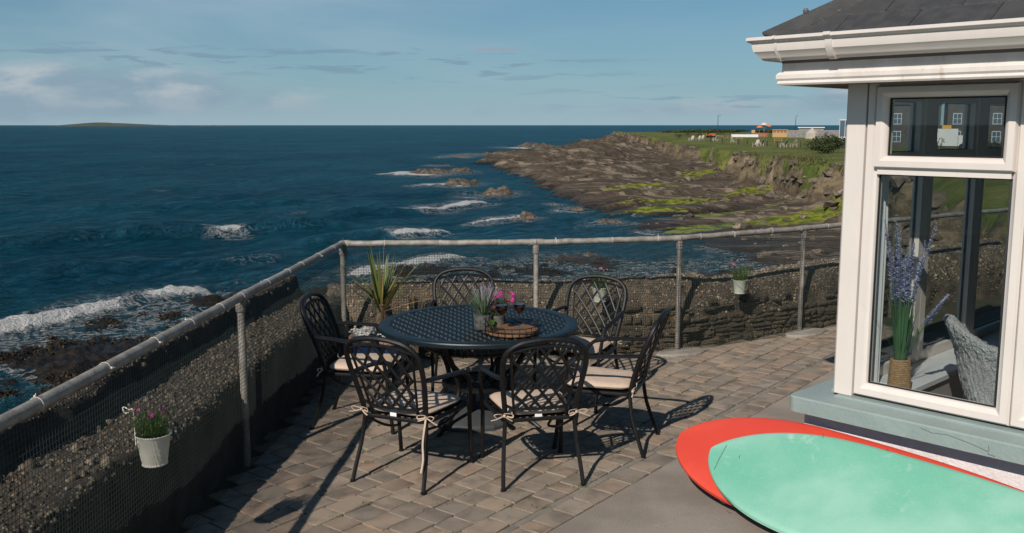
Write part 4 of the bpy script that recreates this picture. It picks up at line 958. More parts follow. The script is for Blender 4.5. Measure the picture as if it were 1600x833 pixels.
def gut_collar(s0, s1, gr=.006):
    b = HB(); pr_ = [(o + (gr if o > .3 else 0), z + (-gr if z < 2.56 and o < .40 else gr * .6)) for (o, z) in GUT[:13]] + [(o - .002, z + .002) for (o, z) in GUT[12::-1]]
    b.sweep(pr_, [lambda o, z: (s0, -o, z), lambda o, z: (s1, -o, z)]); b.f = [tuple(reversed(f)) for f in b.f]; return b.build('gutter_bracket', M['upvc'], gut)
gut_collar(.045, .085); gut_collar(-.262, -.245, .004); gut_collar(1.30, 1.34); gut_collar(2.4, 2.44)
PIT = math.tan(R(33)); RE = .335; RZ0 = 2.640
def roofz(s, t): return RZ0 + (min(s, t) + RE) * PIT
b = HB(); b.add([(-RE, -RE, RZ0 - .02), (E_, -RE, RZ0 - .02), (E_, E_, roofz(E_, E_) - .02), (-RE, E_, RZ0 - .02), (-.26, -.26, 2.45), (E_, -.26, 2.45), (-.26, E_, 2.45)],
               [(0, 1, 2), (0, 2, 3), (0, 4, 5, 1), (0, 3, 6, 4)])
roof = b.build('roof', M['lead'], smooth=False)
nrm = Vector((0, -PIT, 1)).normalized(); CO = math.cos(math.atan(PIT))
g = random.Random(12)
def slate(side, u0, u1, k, gap=.21):
    """one slate: course k, from u0 to u1 along the eaves"""
    d0 = k * gap; d1 = d0 + gap + .10; c0, c1 = math.cos(math.atan(PIT)), math.sin(math.atan(PIT)); lift0, lift1 = .016 + g.uniform(0, .004), .004
    pts = []
    for (d, lf) in ((d0 - .035, lift0), (d1, lift1)):
        t = -RE + d * c0
        lim = t     # hip boundary: s >= t
        for u in (u0 + .002, u1 - .002): pts.append((max(u, lim + .0), t, RZ0 + (t + RE) * PIT, lf))
    P = []
    for (s, t, z, lf) in pts: P.append((s, t - nrm.y * 0, z + lf))
    a, b_, c, d = P[0], P[1], P[2], P[3]
    if b_[0] - a[0] < .02: return
    b = HB(); th = .009; top = [a, b_, d, c]; sw = (lambda p: p) if side == 0 else (lambda p: (p[1], p[0], p[2]))
    vs = [sw(p) for p in top] + [sw((p[0], p[1], p[2] - th)) for p in top]; fs = [(0, 1, 2, 3), (7, 6, 5, 4), (0, 4, 5, 1), (1, 5, 6, 2), (2, 6, 7, 3), (3, 7, 4, 0)]
    b.add(vs, fs if side == 0 else [f[::-1] for f in fs]); b.build('slate', M['slate'], roof, smooth=False)
for side in (0, 1):
    for k in range(10 if side == 0 else 5):
        u = -RE - .2 + (.0 if k % 2 else .20) + g.uniform(-.01, .01)
        while u < 2.6:
            if u + .40 > -RE + k * .21 * .84: slate(side, u, u + .40, k)
            u += .40
hipd = Vector((1, 1, PIT)); Lh = 0
for k in range(6):
    b = HB(); a0 = -RE - .03 + k * .42 - (.02 if k else 0); a1 = -RE - .03 + (k + 1) * .42 + .03; w = .15; l0 = .040 if k == 0 else .046; l1 = .030
    z = lambda q, l: RZ0 + (q + RE) * PIT + l
    vs = []
    for (q, l) in ((a0, l0), (a1, l1)): vs += [(q + w, q - w * .12, z(q - w * .12, l - .012)), (q, q, z(q, l + .012)), (q - w * .12, q + w, z(q - w * .12, l - .012))]
    n0 = len(vs); vs += [(p[0], p[1], p[2] - .014) for p in vs]
    b.add(vs, [(0, 3, 4, 1)[::-1], (1, 4, 5, 2)[::-1], (6, 7, 10, 9)[::-1], (7, 8, 11, 10)[::-1], (0, 1, 7, 6)[::-1], (1, 2, 8, 7)[::-1], (3, 9, 10, 4)[::-1], (4, 10, 11, 5)[::-1], (0, 6, 9, 3)[::-1], (2, 5, 11, 8)[::-1]])
    b.build('hip_tile', M['hip'], roof, smooth=False)
b = HB(); b.lathe([(.0, .0), (.014, .0), (.017, .014), (.010, .026), (.0, .028)], 10, (-RE + .14, -RE + .14, RZ0 + .14 * PIT + .045)); b.build('hip_bolt', M['lead'], roof)
b = HB(); b.lathe([(.0, .0), (.014, .0), (.017, .014), (.010, .026), (.0, .028)], 10, (-RE + .62, -RE + .62, RZ0 + .62 * PIT + .045)); b.build('hip_bolt', M['lead'], roof)
# inside
b = HB(); b.box(.225, E_, .225, E_, .004, .02); b.build('floor', M['floorwood'], smooth=False)
b = HB(); b.box(E_, E_ + .1, .0, E_ + .1, .0, 2.6); b.box(0, E_, E_, E_ + .1, 0, 2.6); b.box(0, E_, .07, E_, 2.44, 2.47); b.build('inner_wall', M['interior'], smooth=False)
b = HB(); b.cbox(.064, E_, .0645, .30, .565, .600, .006); b.cbox(.064, .33, .3005, E_, .565, .600, .006); b.build('inner_sill', M['innersill'], smooth=False)
b = HB(); b.box(.221, .31, .31, E_, .02, .565); b.box(.31, E_, .221, .28, .02, .565); b.build('inner_plinth', M['interior'], smooth=False)
b = HB()
for k in range(7): b.tube([(.125 + .012 * math.sin(k * 2.1), .125 + k * .022, .61), (.128 + .01 * math.sin(k * 2.1 + .3), .125 + k * .021, 1.5), (.125, .13 + k * .016, 2.40)], [.016, .014, .012], 6)
b.build('curtain', M['innersill'])
b = HB(); b.tube([(.60, -.2065, .535), (.66, -.2068, .522), (.74, -.2066, .530), (.86, -.2068, .512), (.95, -.2066, .49)], .0012, 4); b.tube([(.95, -.2066, .52), (.955, -.207, .50), (.95, -.2068, .478), (.985, -.2066, .472)], .0016, 4)
b.build('paint_crack', M['lead'])

# shallow tooled grooves across the concrete apron
cp = bpy.data.objects['concrete_path']
b = MB(); b.tube([(*rq(3.3, -2.62), .001), (*rq(3.7, -2.0), .001), (*rq(3.95, -1.4), .001), (*rq(4.4, -.6), .001)], .0035, 5, True, .5); b.build('groove', M['mortar'], cp)

# ================================================================== FURNITURE
def perforated(b, inside, cx, cy, z0, z1, hole, dz=.0, stagger=True, R0=1.0):
    """plate of rectangular cells, each with an eye shaped hole, between heights z0 and z1"""
    ny = int(2 * R0 / cy) + 2; nx = int(2 * R0 / cx) + 2
    for j in range(-ny // 2, ny // 2 + 1):
        for i in range(-nx // 2, nx // 2 + 1):
            x = (i + (.5 if (j % 2 and stagger) else 0)) * cx; y = j * cy
            if not inside(x, y): continue
            rect = [(-.5, -.5), (0, -.5), (.5, -.5), (.5, 0), (.5, .5), (0, .5), (-.5, .5), (-.5, 0)]
            a = [(x + p * cx, y + q * cy, z1 + (dz if q > 0 else -dz if q < 0 else 0)) for p, q in rect]; h = [(x + math.cos(t) * hole[0], y + math.sin(t) * hole[1], z1 - .002) for t in [math.atan2(q, p) for p, q in rect]]
            l = [(p[0], p[1], z0) for p in h]; n = 8
            b.add(a + h + l, [(k, (k + 1) % n, n + (k + 1) % n, n + k) for k in range(n)] + [(n + k, n + (k + 1) % n, 2 * n + (k + 1) % n, 2 * n + k) for k in range(n)])
def make_chair():
    c = empty('garden_chair', (0, 0, 0))
    BK = M['black']
    def rect(pts, w, t, nrm, b):   # flat bar: width across nrm
        b.tube(pts, w / 2, 6, True, t / w, up=nrm)
    # outer hoop
    half = [(.212, -.215, .405), (.222, -.235, .50), (.240, -.275, .63), (.251, -.325, .755), (.236, -.362, .845), (.175, -.387, .900), (.09, -.396, .921), (0, -.399, .928)]
    hp = crom(half + [(-x, y, z) for x, y, z in half[-2::-1]], 5)
    b = MB(); b.tube(hp, .0165, 8); b.build('back_frame', BK, c)
    # inner panel: side bars, arch, foot bar and lattice on a dished surface
    def S(u, v):
        w = .165 + .048 * v - .0 * v; z = .475 + v * (.375 + .035 * (1 - u * u)); y = -.232 - .135 * (v * .9 + .1 * v * v) - .022 * (1 - u * u) * (1 - .3 * v)
        return Vector((u * w, y, z))
    b = MB()
    for sgn in (-1, 1): b.tube([S(sgn, v) for v in np.linspace(-.12, 1, 12)], .0085, 6)
    b.tube([S(u, 1) for u in np.linspace(-1, 1, 18)], .0100, 6); b.tube([S(u, 0) for u in np.linspace(-1, 1, 14)], .0095, 6)
    for sgn in (-1, 1):
        b.tube([S(sgn, 1), (sgn * .236, -.362, .845)], .009, 6); b.tube([S(sgn, 0), (sgn * .222, -.237, .505)], .009, 6)
        b.tube([S(sgn, -.12), (sgn * .165, -.212, .415)], .0085, 6)
    b.tube([S(0, 1), (0, -.399, .926)], .009, 6)
    b.build('lattice_rim', BK, c)
    b = MB(); k = 1.62
    for sg in (-1, 1):
        for u0 in np.arange(-2.35, 1.01, .47):
            pts = [S(sg * (u0 + k * v + .10 * math.sin(v * 3.14)), v) + Vector((0, .0035 * sg, 0)) for v in np.linspace(0, 1, 26) if abs(u0 + k * v + .10 * math.sin(v * 3.14)) <= 1.0]
            if len(pts) > 2: b.tube(pts, .0098, 6, True, .6, up=(0, 1, 0))
    b.build('lattice', BK, c)
    # seat ring and perforated plate
    ring = crom([(.212, -.215, .405), (.245, -.05, .408), (.262, .15, .41), (.225, .232, .41), (.10, .252, .41), (-.10, .252, .41), (-.225, .232, .41), (-.262, .15, .41), (-.245, -.05, .408), (-.212, -.215, .405), (-.08, -.228, .404), (.08, -.228, .404)], 4, True)
    b = MB(); b.tube(ring, .0125, 8, closed=True); b.build('seat_frame', BK, c)
    ins = lambda x, y: abs(x) < .205 + .04 * (y + .2) / .4 and -.205 < y < .225
    b = MB(); perforated(b, ins, .046, .042, .398, .408, (.0125, .010), R0=.26); b.build('seat', BK, c)
    # arms flowing into the front legs
    for sg in (-1, 1):
        arm = crom([(sg * .244, -.295, .675), (sg * .268, -.20, .672), (sg * .287, -.04, .660), (sg * .290, .08, .648)], 4)
        b = MB(); b.tube(arm, [.011] + [.021] * (len(arm) - 1), 8, True, .62, up=(0, 0, 1)); b.build('arm', BK, c)
        leg = crom([(sg * .290, .075, .648), (sg * .289, .155, .628), (sg * .286, .212, .565), (sg * .278, .236, .47), (sg * .266, .246, .38), (sg * .263, .262, .18), (sg * .266, .285, .0)], 5)
        b = MB(); b.tube(leg, [.017] * 5 + [.0135] * (len(leg) - 5), 8); b.tube([(sg * .266, .285, .0), (sg * .266, .285, .012)], .0165, 8); b.build('leg', BK, c)
        rl_ = crom([(sg * .212, -.212, .415), (sg * .226, -.236, .25), (sg * .240, -.285, .10), (sg * .247, -.318, .0)], 5)
        b = MB(); b.tube(rl_, .0130, 8); b.tube([(sg * .247, -.318, .0), (sg * .247, -.318, .012)], .016, 8); b.build('leg', BK, c)
        b = MB(); b.tube(crom([(sg * .258, .20, .40), (sg * .16, .10, .30), (sg * .11, .0, .285), (sg * .15, -.10, .31), (sg * .218, -.21, .39)], 5), .0085, 6); b.build('brace', BK, c)
    # cushion with piped edge
    n = 44; rg = [(0, .0), (.45, .0), (.8, -.001), (.93, -.008), (.985, -.019), (1.0, -.026)]
    def ol(t, f=1.0):
        co_, si = math.cos(t), math.sin(t); e = .32; x = math.copysign(abs(co_) ** e, co_); y = math.copysign(abs(si) ** e, si)
        return x * f * (.218 + .022 * y), y * f * .222 + .012
    b = MB(); vs = []; fs = []; gz = np.random.default_rng(4)
    top = .470; prof = [(f, top + d + .004 * math.cos(f * 3)) for f, d in rg] + [(1.0, top - .032), (.985, top - .040), (.9, top - .048), (0, top - .049)]
    for f, z in prof:
        for q in range(n):
            x, y = ol(2 * math.pi * q / n, max(f, .001)); vs.append((x, y, z + .0035 * math.sin(x * 31) * math.cos(y * 27) * (1 if z > top - .01 else 0)))
    for i in range(len(prof) - 1): fs += [(i * n + q, i * n + (q + 1) % n, (i + 1) * n + (q + 1) % n, (i + 1) * n + q) for q in range(n)]
    b.add(vs, [f[::-1] for f in fs]); cu = b.build('cushion', M['cushion'], c, ang=60)
    b = MB(); b.tube([(*ol(2 * math.pi * q / n, 1.004), top - .028) for q in range(n)], .0042, 6, closed=True); b.build('piping', M['cushion'], cu)
    for sg in (-1, 1):
        o = Vector((sg * .222, -.228, .436)); gg = random.Random(7 + sg); b = MB()
        for lp in (-1, 1):
            b.tube(crom([o, o + Vector((sg * .018 + lp * .02, -.015, .016)), o + Vector((lp * .055 + sg * .01, -.022, .012)), o + Vector((lp * .045, -.018, -.008)), o], 5), .0052, 6, True, .45)
            b.tube(crom([o, o + Vector((lp * .028 + sg * .012, -.016, -.012)), o + Vector((lp * .065 + sg * .02, -.02, -.020 - .01 * (lp > 0)))], 5), .0052, 6, True, .45)
        b.tube([o + Vector((-.006, -.006, 0)), o + Vector((.006, -.010, 0))], .010, 8); b.build('tie', M['cushion'], cu)
    b = MB(); b.box(-.032, .012, -.2205, -.2185, .402, .436); b.build('care_tag', M['tag'], cu, smooth=False)
    return c
chair = make_chair()
def place_chair(i, x, y, facing, label):
    """facing: compass angle from +Y, clockwise"""
    o = chair if i == 0 else dup(chair)
    o.location = (x, y, 0); o.rotation_euler = (0, 0, -R(facing)); o['label'] = label; o['category'] = 'chair'; o['group'] = 'six black lattice back chairs round the table'
    return o
CH = [(.122, 5.835, -12.3, 'black lattice chair with its back to the viewer, nearest the wine tray'),
      (-.615, 5.825, 24.6, 'black lattice chair with a long cushion tie hanging down its rear leg'),
      (.640, 6.405, -70.6, 'black lattice chair seen side on beside the red surfboard nose'),
      (.530, 7.43, 208, 'black lattice chair between the table and the hidden hanging pot, facing the viewer'),
      (-.39, 7.80, 176, 'black lattice chair on the far side of the table, only its back showing'),
      (-1.08, 6.86, 98, 'black lattice chair in the shade against the dark parapet, facing along the table')]
co_ = [place_chair(i, *c) for i, c in enumerate(CH)]
# the long loose tie on one chair
b = MB(); b.tube(crom([(.222, -.232, .436), (.232, -.262, .40), (.229, -.285, .30), (.238, -.30, .20), (.232, -.318, .125)], 6), .0062, 6, True, .4)
cu = [q for q in co_[1].children if q.name.startswith('cushion')][0]; b.build('tie', M['cushion'], cu)

# ---- table
TC = (-.245, 6.95); TRd = .728; TZ = .722
tb = empty('round_table', (*TC, 0), 0, 'round black cast metal garden table with basket weave top', 'table')
b = MB(); ca, sa = math.cos(1.28), math.sin(1.28)
perforated(b, lambda x, y: x * x + y * y < .672 ** 2, .088, .047, TZ - .024, TZ - .012, (.018, .0085), dz=.0060, R0=.70)
b.v = [(x * ca - y * sa, x * sa + y * ca, z) for x, y, z in b.v]; b.build('tabletop', M['tabletop'], tb)
b = MB(); cx, cy = .088, .047     # raised strap pads between the holes
for j in range(-20, 21):
    for i in range(-13, 14):
        x = (i + (0 if j % 2 else .5)) * cx; y = j * cy
        if x * x + y * y > .648 ** 2: continue
        q = [(-.5, -.30), (-.25, -.46), (.25, -.46), (.5, -.30), (.5, .30), (.25, .46), (-.25, .46), (-.5, .30)]; lo = [(x + p * cx * .86, y + r_ * cy * .92, TZ - .012) for p, r_ in q]; hi = [(x + p * cx * .62, y + r_ * cy * .50 + .003, TZ + .001 + (.004 if r_ > 0 else -.004)) for p, r_ in q]
        b.add(lo + hi, [(k, (k + 1) % 8, 8 + (k + 1) % 8, 8 + k) for k in range(8)] + [tuple(range(8, 16))])
b.v = [(x * ca - y * sa, x * sa + y * ca, z) for x, y, z in b.v]; b.build('weave', M['tabletop'], tb, ang=20)
b = MB(); b.lathe([(.640, TZ - .026), (.640, TZ - .004), (.650, TZ), (.712, TZ), (TRd - .004, TZ - .004), (TRd, TZ - .012), (TRd, TZ - .034), (TRd - .005, TZ - .040), (TRd - .03, TZ - .040), (TRd - .03, TZ - .026)], 96, closed=True)
b.build('rim', M['tabletop'], tb, ang=25)
b = MB()   # pierced apron
n = 40; ra = .40; z0, z1 = TZ - .16, TZ - .03
for k in range(n):
    a0, am, a1 = [6.2832 * (k + q) / n for q in (0, .5, 1)]
    P = lambda a, z, r=ra: (r * math.cos(a), r * math.sin(a), z)
    zm = (z0 + z1) / 2; hw = .26 * (a1 - a0); hh = .045
    o = [P(a0, z0), P(am, z0), P(a1, z0), P(a1, zm), P(a1, z1), P(am, z1), P(a0, z1), P(a0, zm)]; h = [P(am - hw * .5, zm - hh * .5), P(am, zm - hh), P(am + hw * .5, zm - hh * .5), P(am + hw, zm), P(am + hw * .5, zm + hh * .5), P(am, zm + hh), P(am - hw * .5, zm + hh * .5), P(am - hw, zm)]
    for sft in (1.0, .97):
        O = [(x * sft, y * sft, z) for x, y, z in o]; H_ = [(x * sft, y * sft, z) for x, y, z in h]; b.add(O + H_, [(q, (q + 1) % 8, 8 + (q + 1) % 8, 8 + q) for q in range(8)])
b.tube([P(6.2832 * k / 48, z0 - .004) for k in range(48)], .010, 6, closed=True); b.build('apron', M['black'], tb)
for k in range(4):
    a = 6.2832 * (k + .5) / 4 + .25; e = Vector((math.cos(a), math.sin(a), 0))
    b = MB(); b.tube(crom([e * .42 + Vector((0, 0, TZ - .04)), e * .40 + Vector((0, 0, .56)), e * .30 + Vector((0, 0, .40)), e * .27 + Vector((0, 0, .27)), e * .34 + Vector((0, 0, .12)), e * .47 + Vector((0, 0, .03)), e * .52 + Vector((0, 0, .0))], 6), [.026] * 30 + [.020] * 7, 8, True, .75); b.build('leg', M['black'], tb)
    b = MB(); b.tube(crom([e * .30 + Vector((0, 0, .42)), e * .14 + Vector((0, 0, .30)), e * .05 + Vector((0, 0, .24))], 5), .014, 8); b.build('cross_brace', M['black'], tb)
b = MB(); perforated(b, lambda x, y: .05 ** 2 < x * x + y * y < .25 ** 2, .05, .045, .262, .274, (.014, .011), R0=.27); b.lathe([(.25, .258), (.275, .258), (.275, .280), (.25, .280)], 40, closed=True); b.build('lower_shelf', M['black'], tb)
pb = empty('parasol_base', (-.30, 6.92, 0), 0, 'dark grey round stone parasol base on the paving under the table', 'parasol base')
b = MB(); b.lathe([(.0, .062), (.05, .062), (.30, .050), (.335, .040), (.345, .024), (.345, .004)], 12); b.build('slab', M['paras'], pb, ang=20)
b = MB(); b.lathe([(.034, .060), (.034, .24), (.028, .245), (.026, .245), (.026, .08)], 20); b.tube([(.03, 0, .2), (.065, 0, .2)], .006, 6); b.build('pole_sleeve', M['black'], pb)

# ---- tray, glasses, plants on the table
ty = empty('serving_tray', (.0, 6.565, TZ + .0015), 0, 'round wooden tray with black wire gallery holding the wine glasses', 'tray')
b = MB(); b.lathe([(0, .004), (.176, .004), (.180, .008), (.180, .024), (.176, .028), (0, .028)], 48); b.build('board', M['wood'], ty, ang=25)
b = MB()
for z, r in ((.006, .186), (.034, .188), (.062, .190)): b.tube([(r * math.cos(6.2832 * k / 48), r * math.sin(6.2832 * k / 48), z) for k in range(48)], .0028, 6, closed=True)
for k in range(24): a = 6.2832 * k / 24; b.tube([(.186 * math.cos(a), .186 * math.sin(a), .004), (.190 * math.cos(a), .190 * math.sin(a), .062)], .0018, 5)
for sg in (0, 3.1416): b.tube(crom([(.19 * math.cos(sg + t), .19 * math.sin(sg + t), .062 + h) for t, h in ((-.3, 0), (-.26, .028), (0, .034), (.26, .028), (.3, 0))], 4), .0028, 6)
b.build('wire_gallery', M['black'], ty)
def wine_glass(x, y, label, lvl):
    o = empty('wine_glass', (x, y, TZ + .030), 0, label, 'wine glass', 'glasses of red wine on the tray')
    out = [(.034, .0), (.034, .0025), (.006, .006), (.0042, .014), (.0040, .078), (.010, .086), (.030, .105), (.041, .130), (.0425, .150), (.039, .185), (.0345, .212)]
    inn = [(.0335, .212), (.0378, .185), (.0412, .150), (.0396, .131), (.029, .108), (.009, .0895), (.0, .088)]
    b = MB(); b.lathe([(.0, .0)] + out + inn, 32); b.build('glass', M['glass'], o, ang=60)
    b = MB(); b.lathe([(0, .0892), (.0085, .0905), (.0285, .109), (.0390, .1315), (.0403, lvl - .002), (.0395, lvl), (0, lvl)], 32); b.build('wine', M['wine'], o, ang=60)
wine_glass(-.072, 6.535, 'glass of red wine standing by the little green herb', .152)
wine_glass(.052, 6.600, 'glass of red wine standing alone on the bare part of the wooden tray', .150)
for o in list(bpy.data.objects):
    if o.name.startswith('wine_glass'): o.scale = (1.04, 1.04, 1.13)
def petals(r, n=5, cup=.25):
    b = MB()
    for k in range(n):
        a = 6.2832 * k / n; e = lambda t, q: (q * r * math.cos(a + t), q * r * math.sin(a + t), cup * r * q)
        b.add([(0, 0, 0), e(-.5, .75), e(-.25, 1), e(.25, 1), e(.5, .75)], [(0, 1, 2, 3, 4)])
    return b
def flowers(parent, pts, mat, r, seed, n=5):
    g = random.Random(seed); me = [petals(r * q, n).mesh('flower', mat, False) for q in (.8, 1.0, 1.15)]
    for p in pts:
        o = meshobj('flower', g.choice(me), parent, p); o.rotation_euler = (g.gauss(.35, .5), g.gauss(0, .5), g.uniform(0, 6.28))
def tuft(b, c, n, hmin, hmax, spread, width, droop, seed, lean=(0, 0), rad=.03, segs=4):
    g = random.Random(seed); tips = []
    for i in range(n):
        a = g.uniform(0, 6.283); q = math.sqrt(g.random()) * rad; L = g.uniform(hmin, hmax); s = g.uniform(0, spread)
        b.blade((c[0] + q * math.cos(a), c[1] + q * math.sin(a), c[2]), (math.cos(a) * s + lean[0], math.sin(a) * s + lean[1], 1), L, width * g.uniform(.7, 1.3), droop * g.random(), segs)
    return b
lv = empty('lavender_pot', (-.205, 6.70, TZ), 0, 'grey leaved lavender in a ribbed grey pot on the table', 'potted plant')
b = MB(); n = 40
prof = [(.0, .002), (.056, .002), (.060, .01), (.066, .105), (.068, .11), (.064, .11), (.060, .10), (0, .095)]
b.lathe(prof, n); b.v = [(x * (1 + .035 * math.cos(20 * math.atan2(y, x))), y * (1 + .035 * math.cos(20 * math.atan2(y, x))), z) for x, y, z in b.v]; b.build('pot', M['zinc'], lv, ang=50)
b = tuft(MB(), (0, 0, .095), 150, .10, .25, .95, .0085, .35, 3, (-.10, 0)); b.build('foliage', M['leafg'], lv, smooth=False)
b = MB(); g = random.Random(9)
for k in range(16):
    a = g.uniform(0, 6.28); L = g.uniform(.17, .25); d = Vector((math.cos(a) * g.uniform(.1, .6) + .1, math.sin(a) * .4, 1)).normalized(); p0 = Vector((0, 0, .10)); b.tube([p0, p0 + d * L * .7, p0 + d * L], .0014, 4)
    for q in range(10):
        c = p0 + d * L * (.68 + .32 * q / 10); b.blade(c, (g.gauss(0, 1), g.gauss(0, 1), .6), .012, .007, .1, 2)
b.build('flower_spikes', M['lilac'], lv, smooth=False)
pk = empty('pink_flower_pot', (-.100, 6.745, TZ), 0, 'bright pink flowers in a small dark pot between lavender and wine', 'potted plant')
b = MB(); b.lathe([(.0, .002), (.047, .002), (.056, .09), (.058, .095), (.053, .095), (.05, .085), (0, .082)], 28); b.build('pot', M['zinc'], pk)
b = tuft(MB(), (0, 0, .082), 130, .04, .16, .8, .010, .3, 5); b.build('foliage', M['leaf'], pk, smooth=False)
g = random.Random(4); pts = []; b = MB()
for k in range(34):
    a = g.uniform(0, 6.28); q = math.sqrt(g.random()) * .085; p = Vector((q * math.cos(a) + .045, q * math.sin(a), .225 + g.uniform(-.05, .035) - q * .1)); pts.append(p); b.tube([(g.gauss(0, .015), g.gauss(0, .015), .09), p * .6 + Vector((0, 0, .085)), p], .0011, 3)
for k in range(4): p = Vector((g.uniform(-.04, .10), g.uniform(-.05, .02), g.uniform(.12, .17))); pts.append(p)
b.build('stems', M['leaf'], pk, smooth=False); flowers(pk, pts, M['pink'], .0155, 6)
hb = empty('herb_glass', (-.128, 6.49, TZ + .030), 0, 'tiny bright green herb in a clear tumbler at the tray edge', 'potted plant')
b = MB(); b.lathe([(0, .001), (.022, .001), (.026, .05), (.0245, .05), (.021, .004), (0, .004)], 24); b.build('tumbler', M['glass'], hb)
b = MB(); b.lathe([(0, .005), (.020, .005), (.0225, .03), (0, .031)], 20); b.build('soil', M['soil'], hb)
b = tuft(MB(), (0, 0, .03), 60, .025, .06, 1.1, .012, .3, 8, rad=.012, segs=3); b.build('foliage', M['leaf'], hb, smooth=False)

# ================================================================== SURFBOARDS leaning on the house plinth
def surfboard(name, P0, alpha, tilt, nose, W, Ln, e1, e2, mat, rail, thick, label, Ltot=2.75, offs=0.0):
    """deck plane through P0 holding the front-wall direction; outline = blunt superellipse nose, long near-parallel body, rounded tail"""
    al = R(alpha); Bv = -HI * math.cos(al) + Vector((0, 0, -math.sin(al))); N = HD.cross(Bv); N = N if N.z > 0 else -N
    t = R(tilt); A = HD * math.cos(t) + Bv * math.sin(t); B = -HD * math.sin(t) + Bv * math.cos(t)
    o = empty(name, (0, 0, 0), 0, label, 'surfboard', 'surfboards leaning on the house')
    org = Vector(P0) + A * nose[0] + B * nose[1] + N * offs; o.location = org
    def hw(s):
        if s < Ln: return W * max(0, 1 - ((Ln - s) / Ln) ** e1) ** (1 / e2)
        u = (s - Ln) / (Ltot - Ln); return W * (1 - u ** 2.6) ** .62
    ss = np.concatenate([Ln * (1 - np.cos(np.linspace(0, math.pi / 2, 26))), np.linspace(Ln, Ltot, 34)[1:-1], [Ltot - .01, Ltot - .002, Ltot]])
    prof = [(-1, -.5), (-.985, -.22), (-.955, -.06), (-.90, .0), (-.6, .004), (0, .006), (.6, .004), (.90, .0), (.955, -.06), (.985, -.22), (1, -.5)]
    bot = [(.97, -.78), (.88, -.96), (.5, -1.0), (0, -1.0), (-.5, -1.0), (-.88, -.96), (-.97, -.78)]
    def shell(pr, closed):
        b = MB(); n = len(pr); vs = []; fs = []
        for s in ss:
            w = max(hw(s), .0015); th = thick * (.35 + .65 * min(1, s / .5) ** .6) * (1 if s < Ltot - .4 else .4 + .6 * (Ltot - s) / .4); rk = .055 * max(0, 1 - s / .75) ** 2 * 0
            for (y, z) in pr: vs.append(A * s + B * (y * w) + N * (z * th + rk))
        for i in range(len(ss) - 1): fs += [(i * n + k, (i + 1) * n + k, (i + 1) * n + k + 1, i * n + k + 1) for k in range(n - 1)]
        b.add(vs, fs); return b
    deck = shell(prof[1:-1], False).build('deck', mat, o, ang=50)
    shell([prof[-2], prof[-1]] + bot + [prof[0], prof[1]], False).build('underside', rail, o, ang=50)
    return o, A, B, N, org, deck
W0 = lambda s, off, z: HC + HD * s - HI * off + Vector((0, 0, z))
ro, *_ = surfboard('surfboard', (2.137, 5.175, .401), 23.5, 2.4, (-1.190, .421), .40, .80, 2.2, 1.74, M['red'], M['redrail'], .048, 'coral red surfboard lying lowest, its edge against the white wall')
mo, A_, B_, N_, org_, deck_ = surfboard('surfboard', (2.196, 4.897, .403), 23.5, 2.5, (-1.117, .398), .40, .85, 2.47, 1.5, M['mint'], M['mint'], .058, 'mint green surfboard with worn deck lying on the red one')
for (s, y, a, L) in [(.53, -.355, 1.1, .05), (.10, .05, 1.3, .22), (.33, .36, .2, .04), (.20, .0, 1.2, .03), (.9, -.385, .5, .016), (1.2, -.405, .3, .014)]:
    p = A_ * s + B_ * y + N_ * .0012; d = A_ * math.cos(a) + B_ * math.sin(a); b = MB(); q = B_ * math.cos(a) - A_ * math.sin(a)
    b.tube([p - d * L / 2, p + q * .003, p + d * L / 2], .0016, 4); b.build('scratch', M['scuff'], deck_)

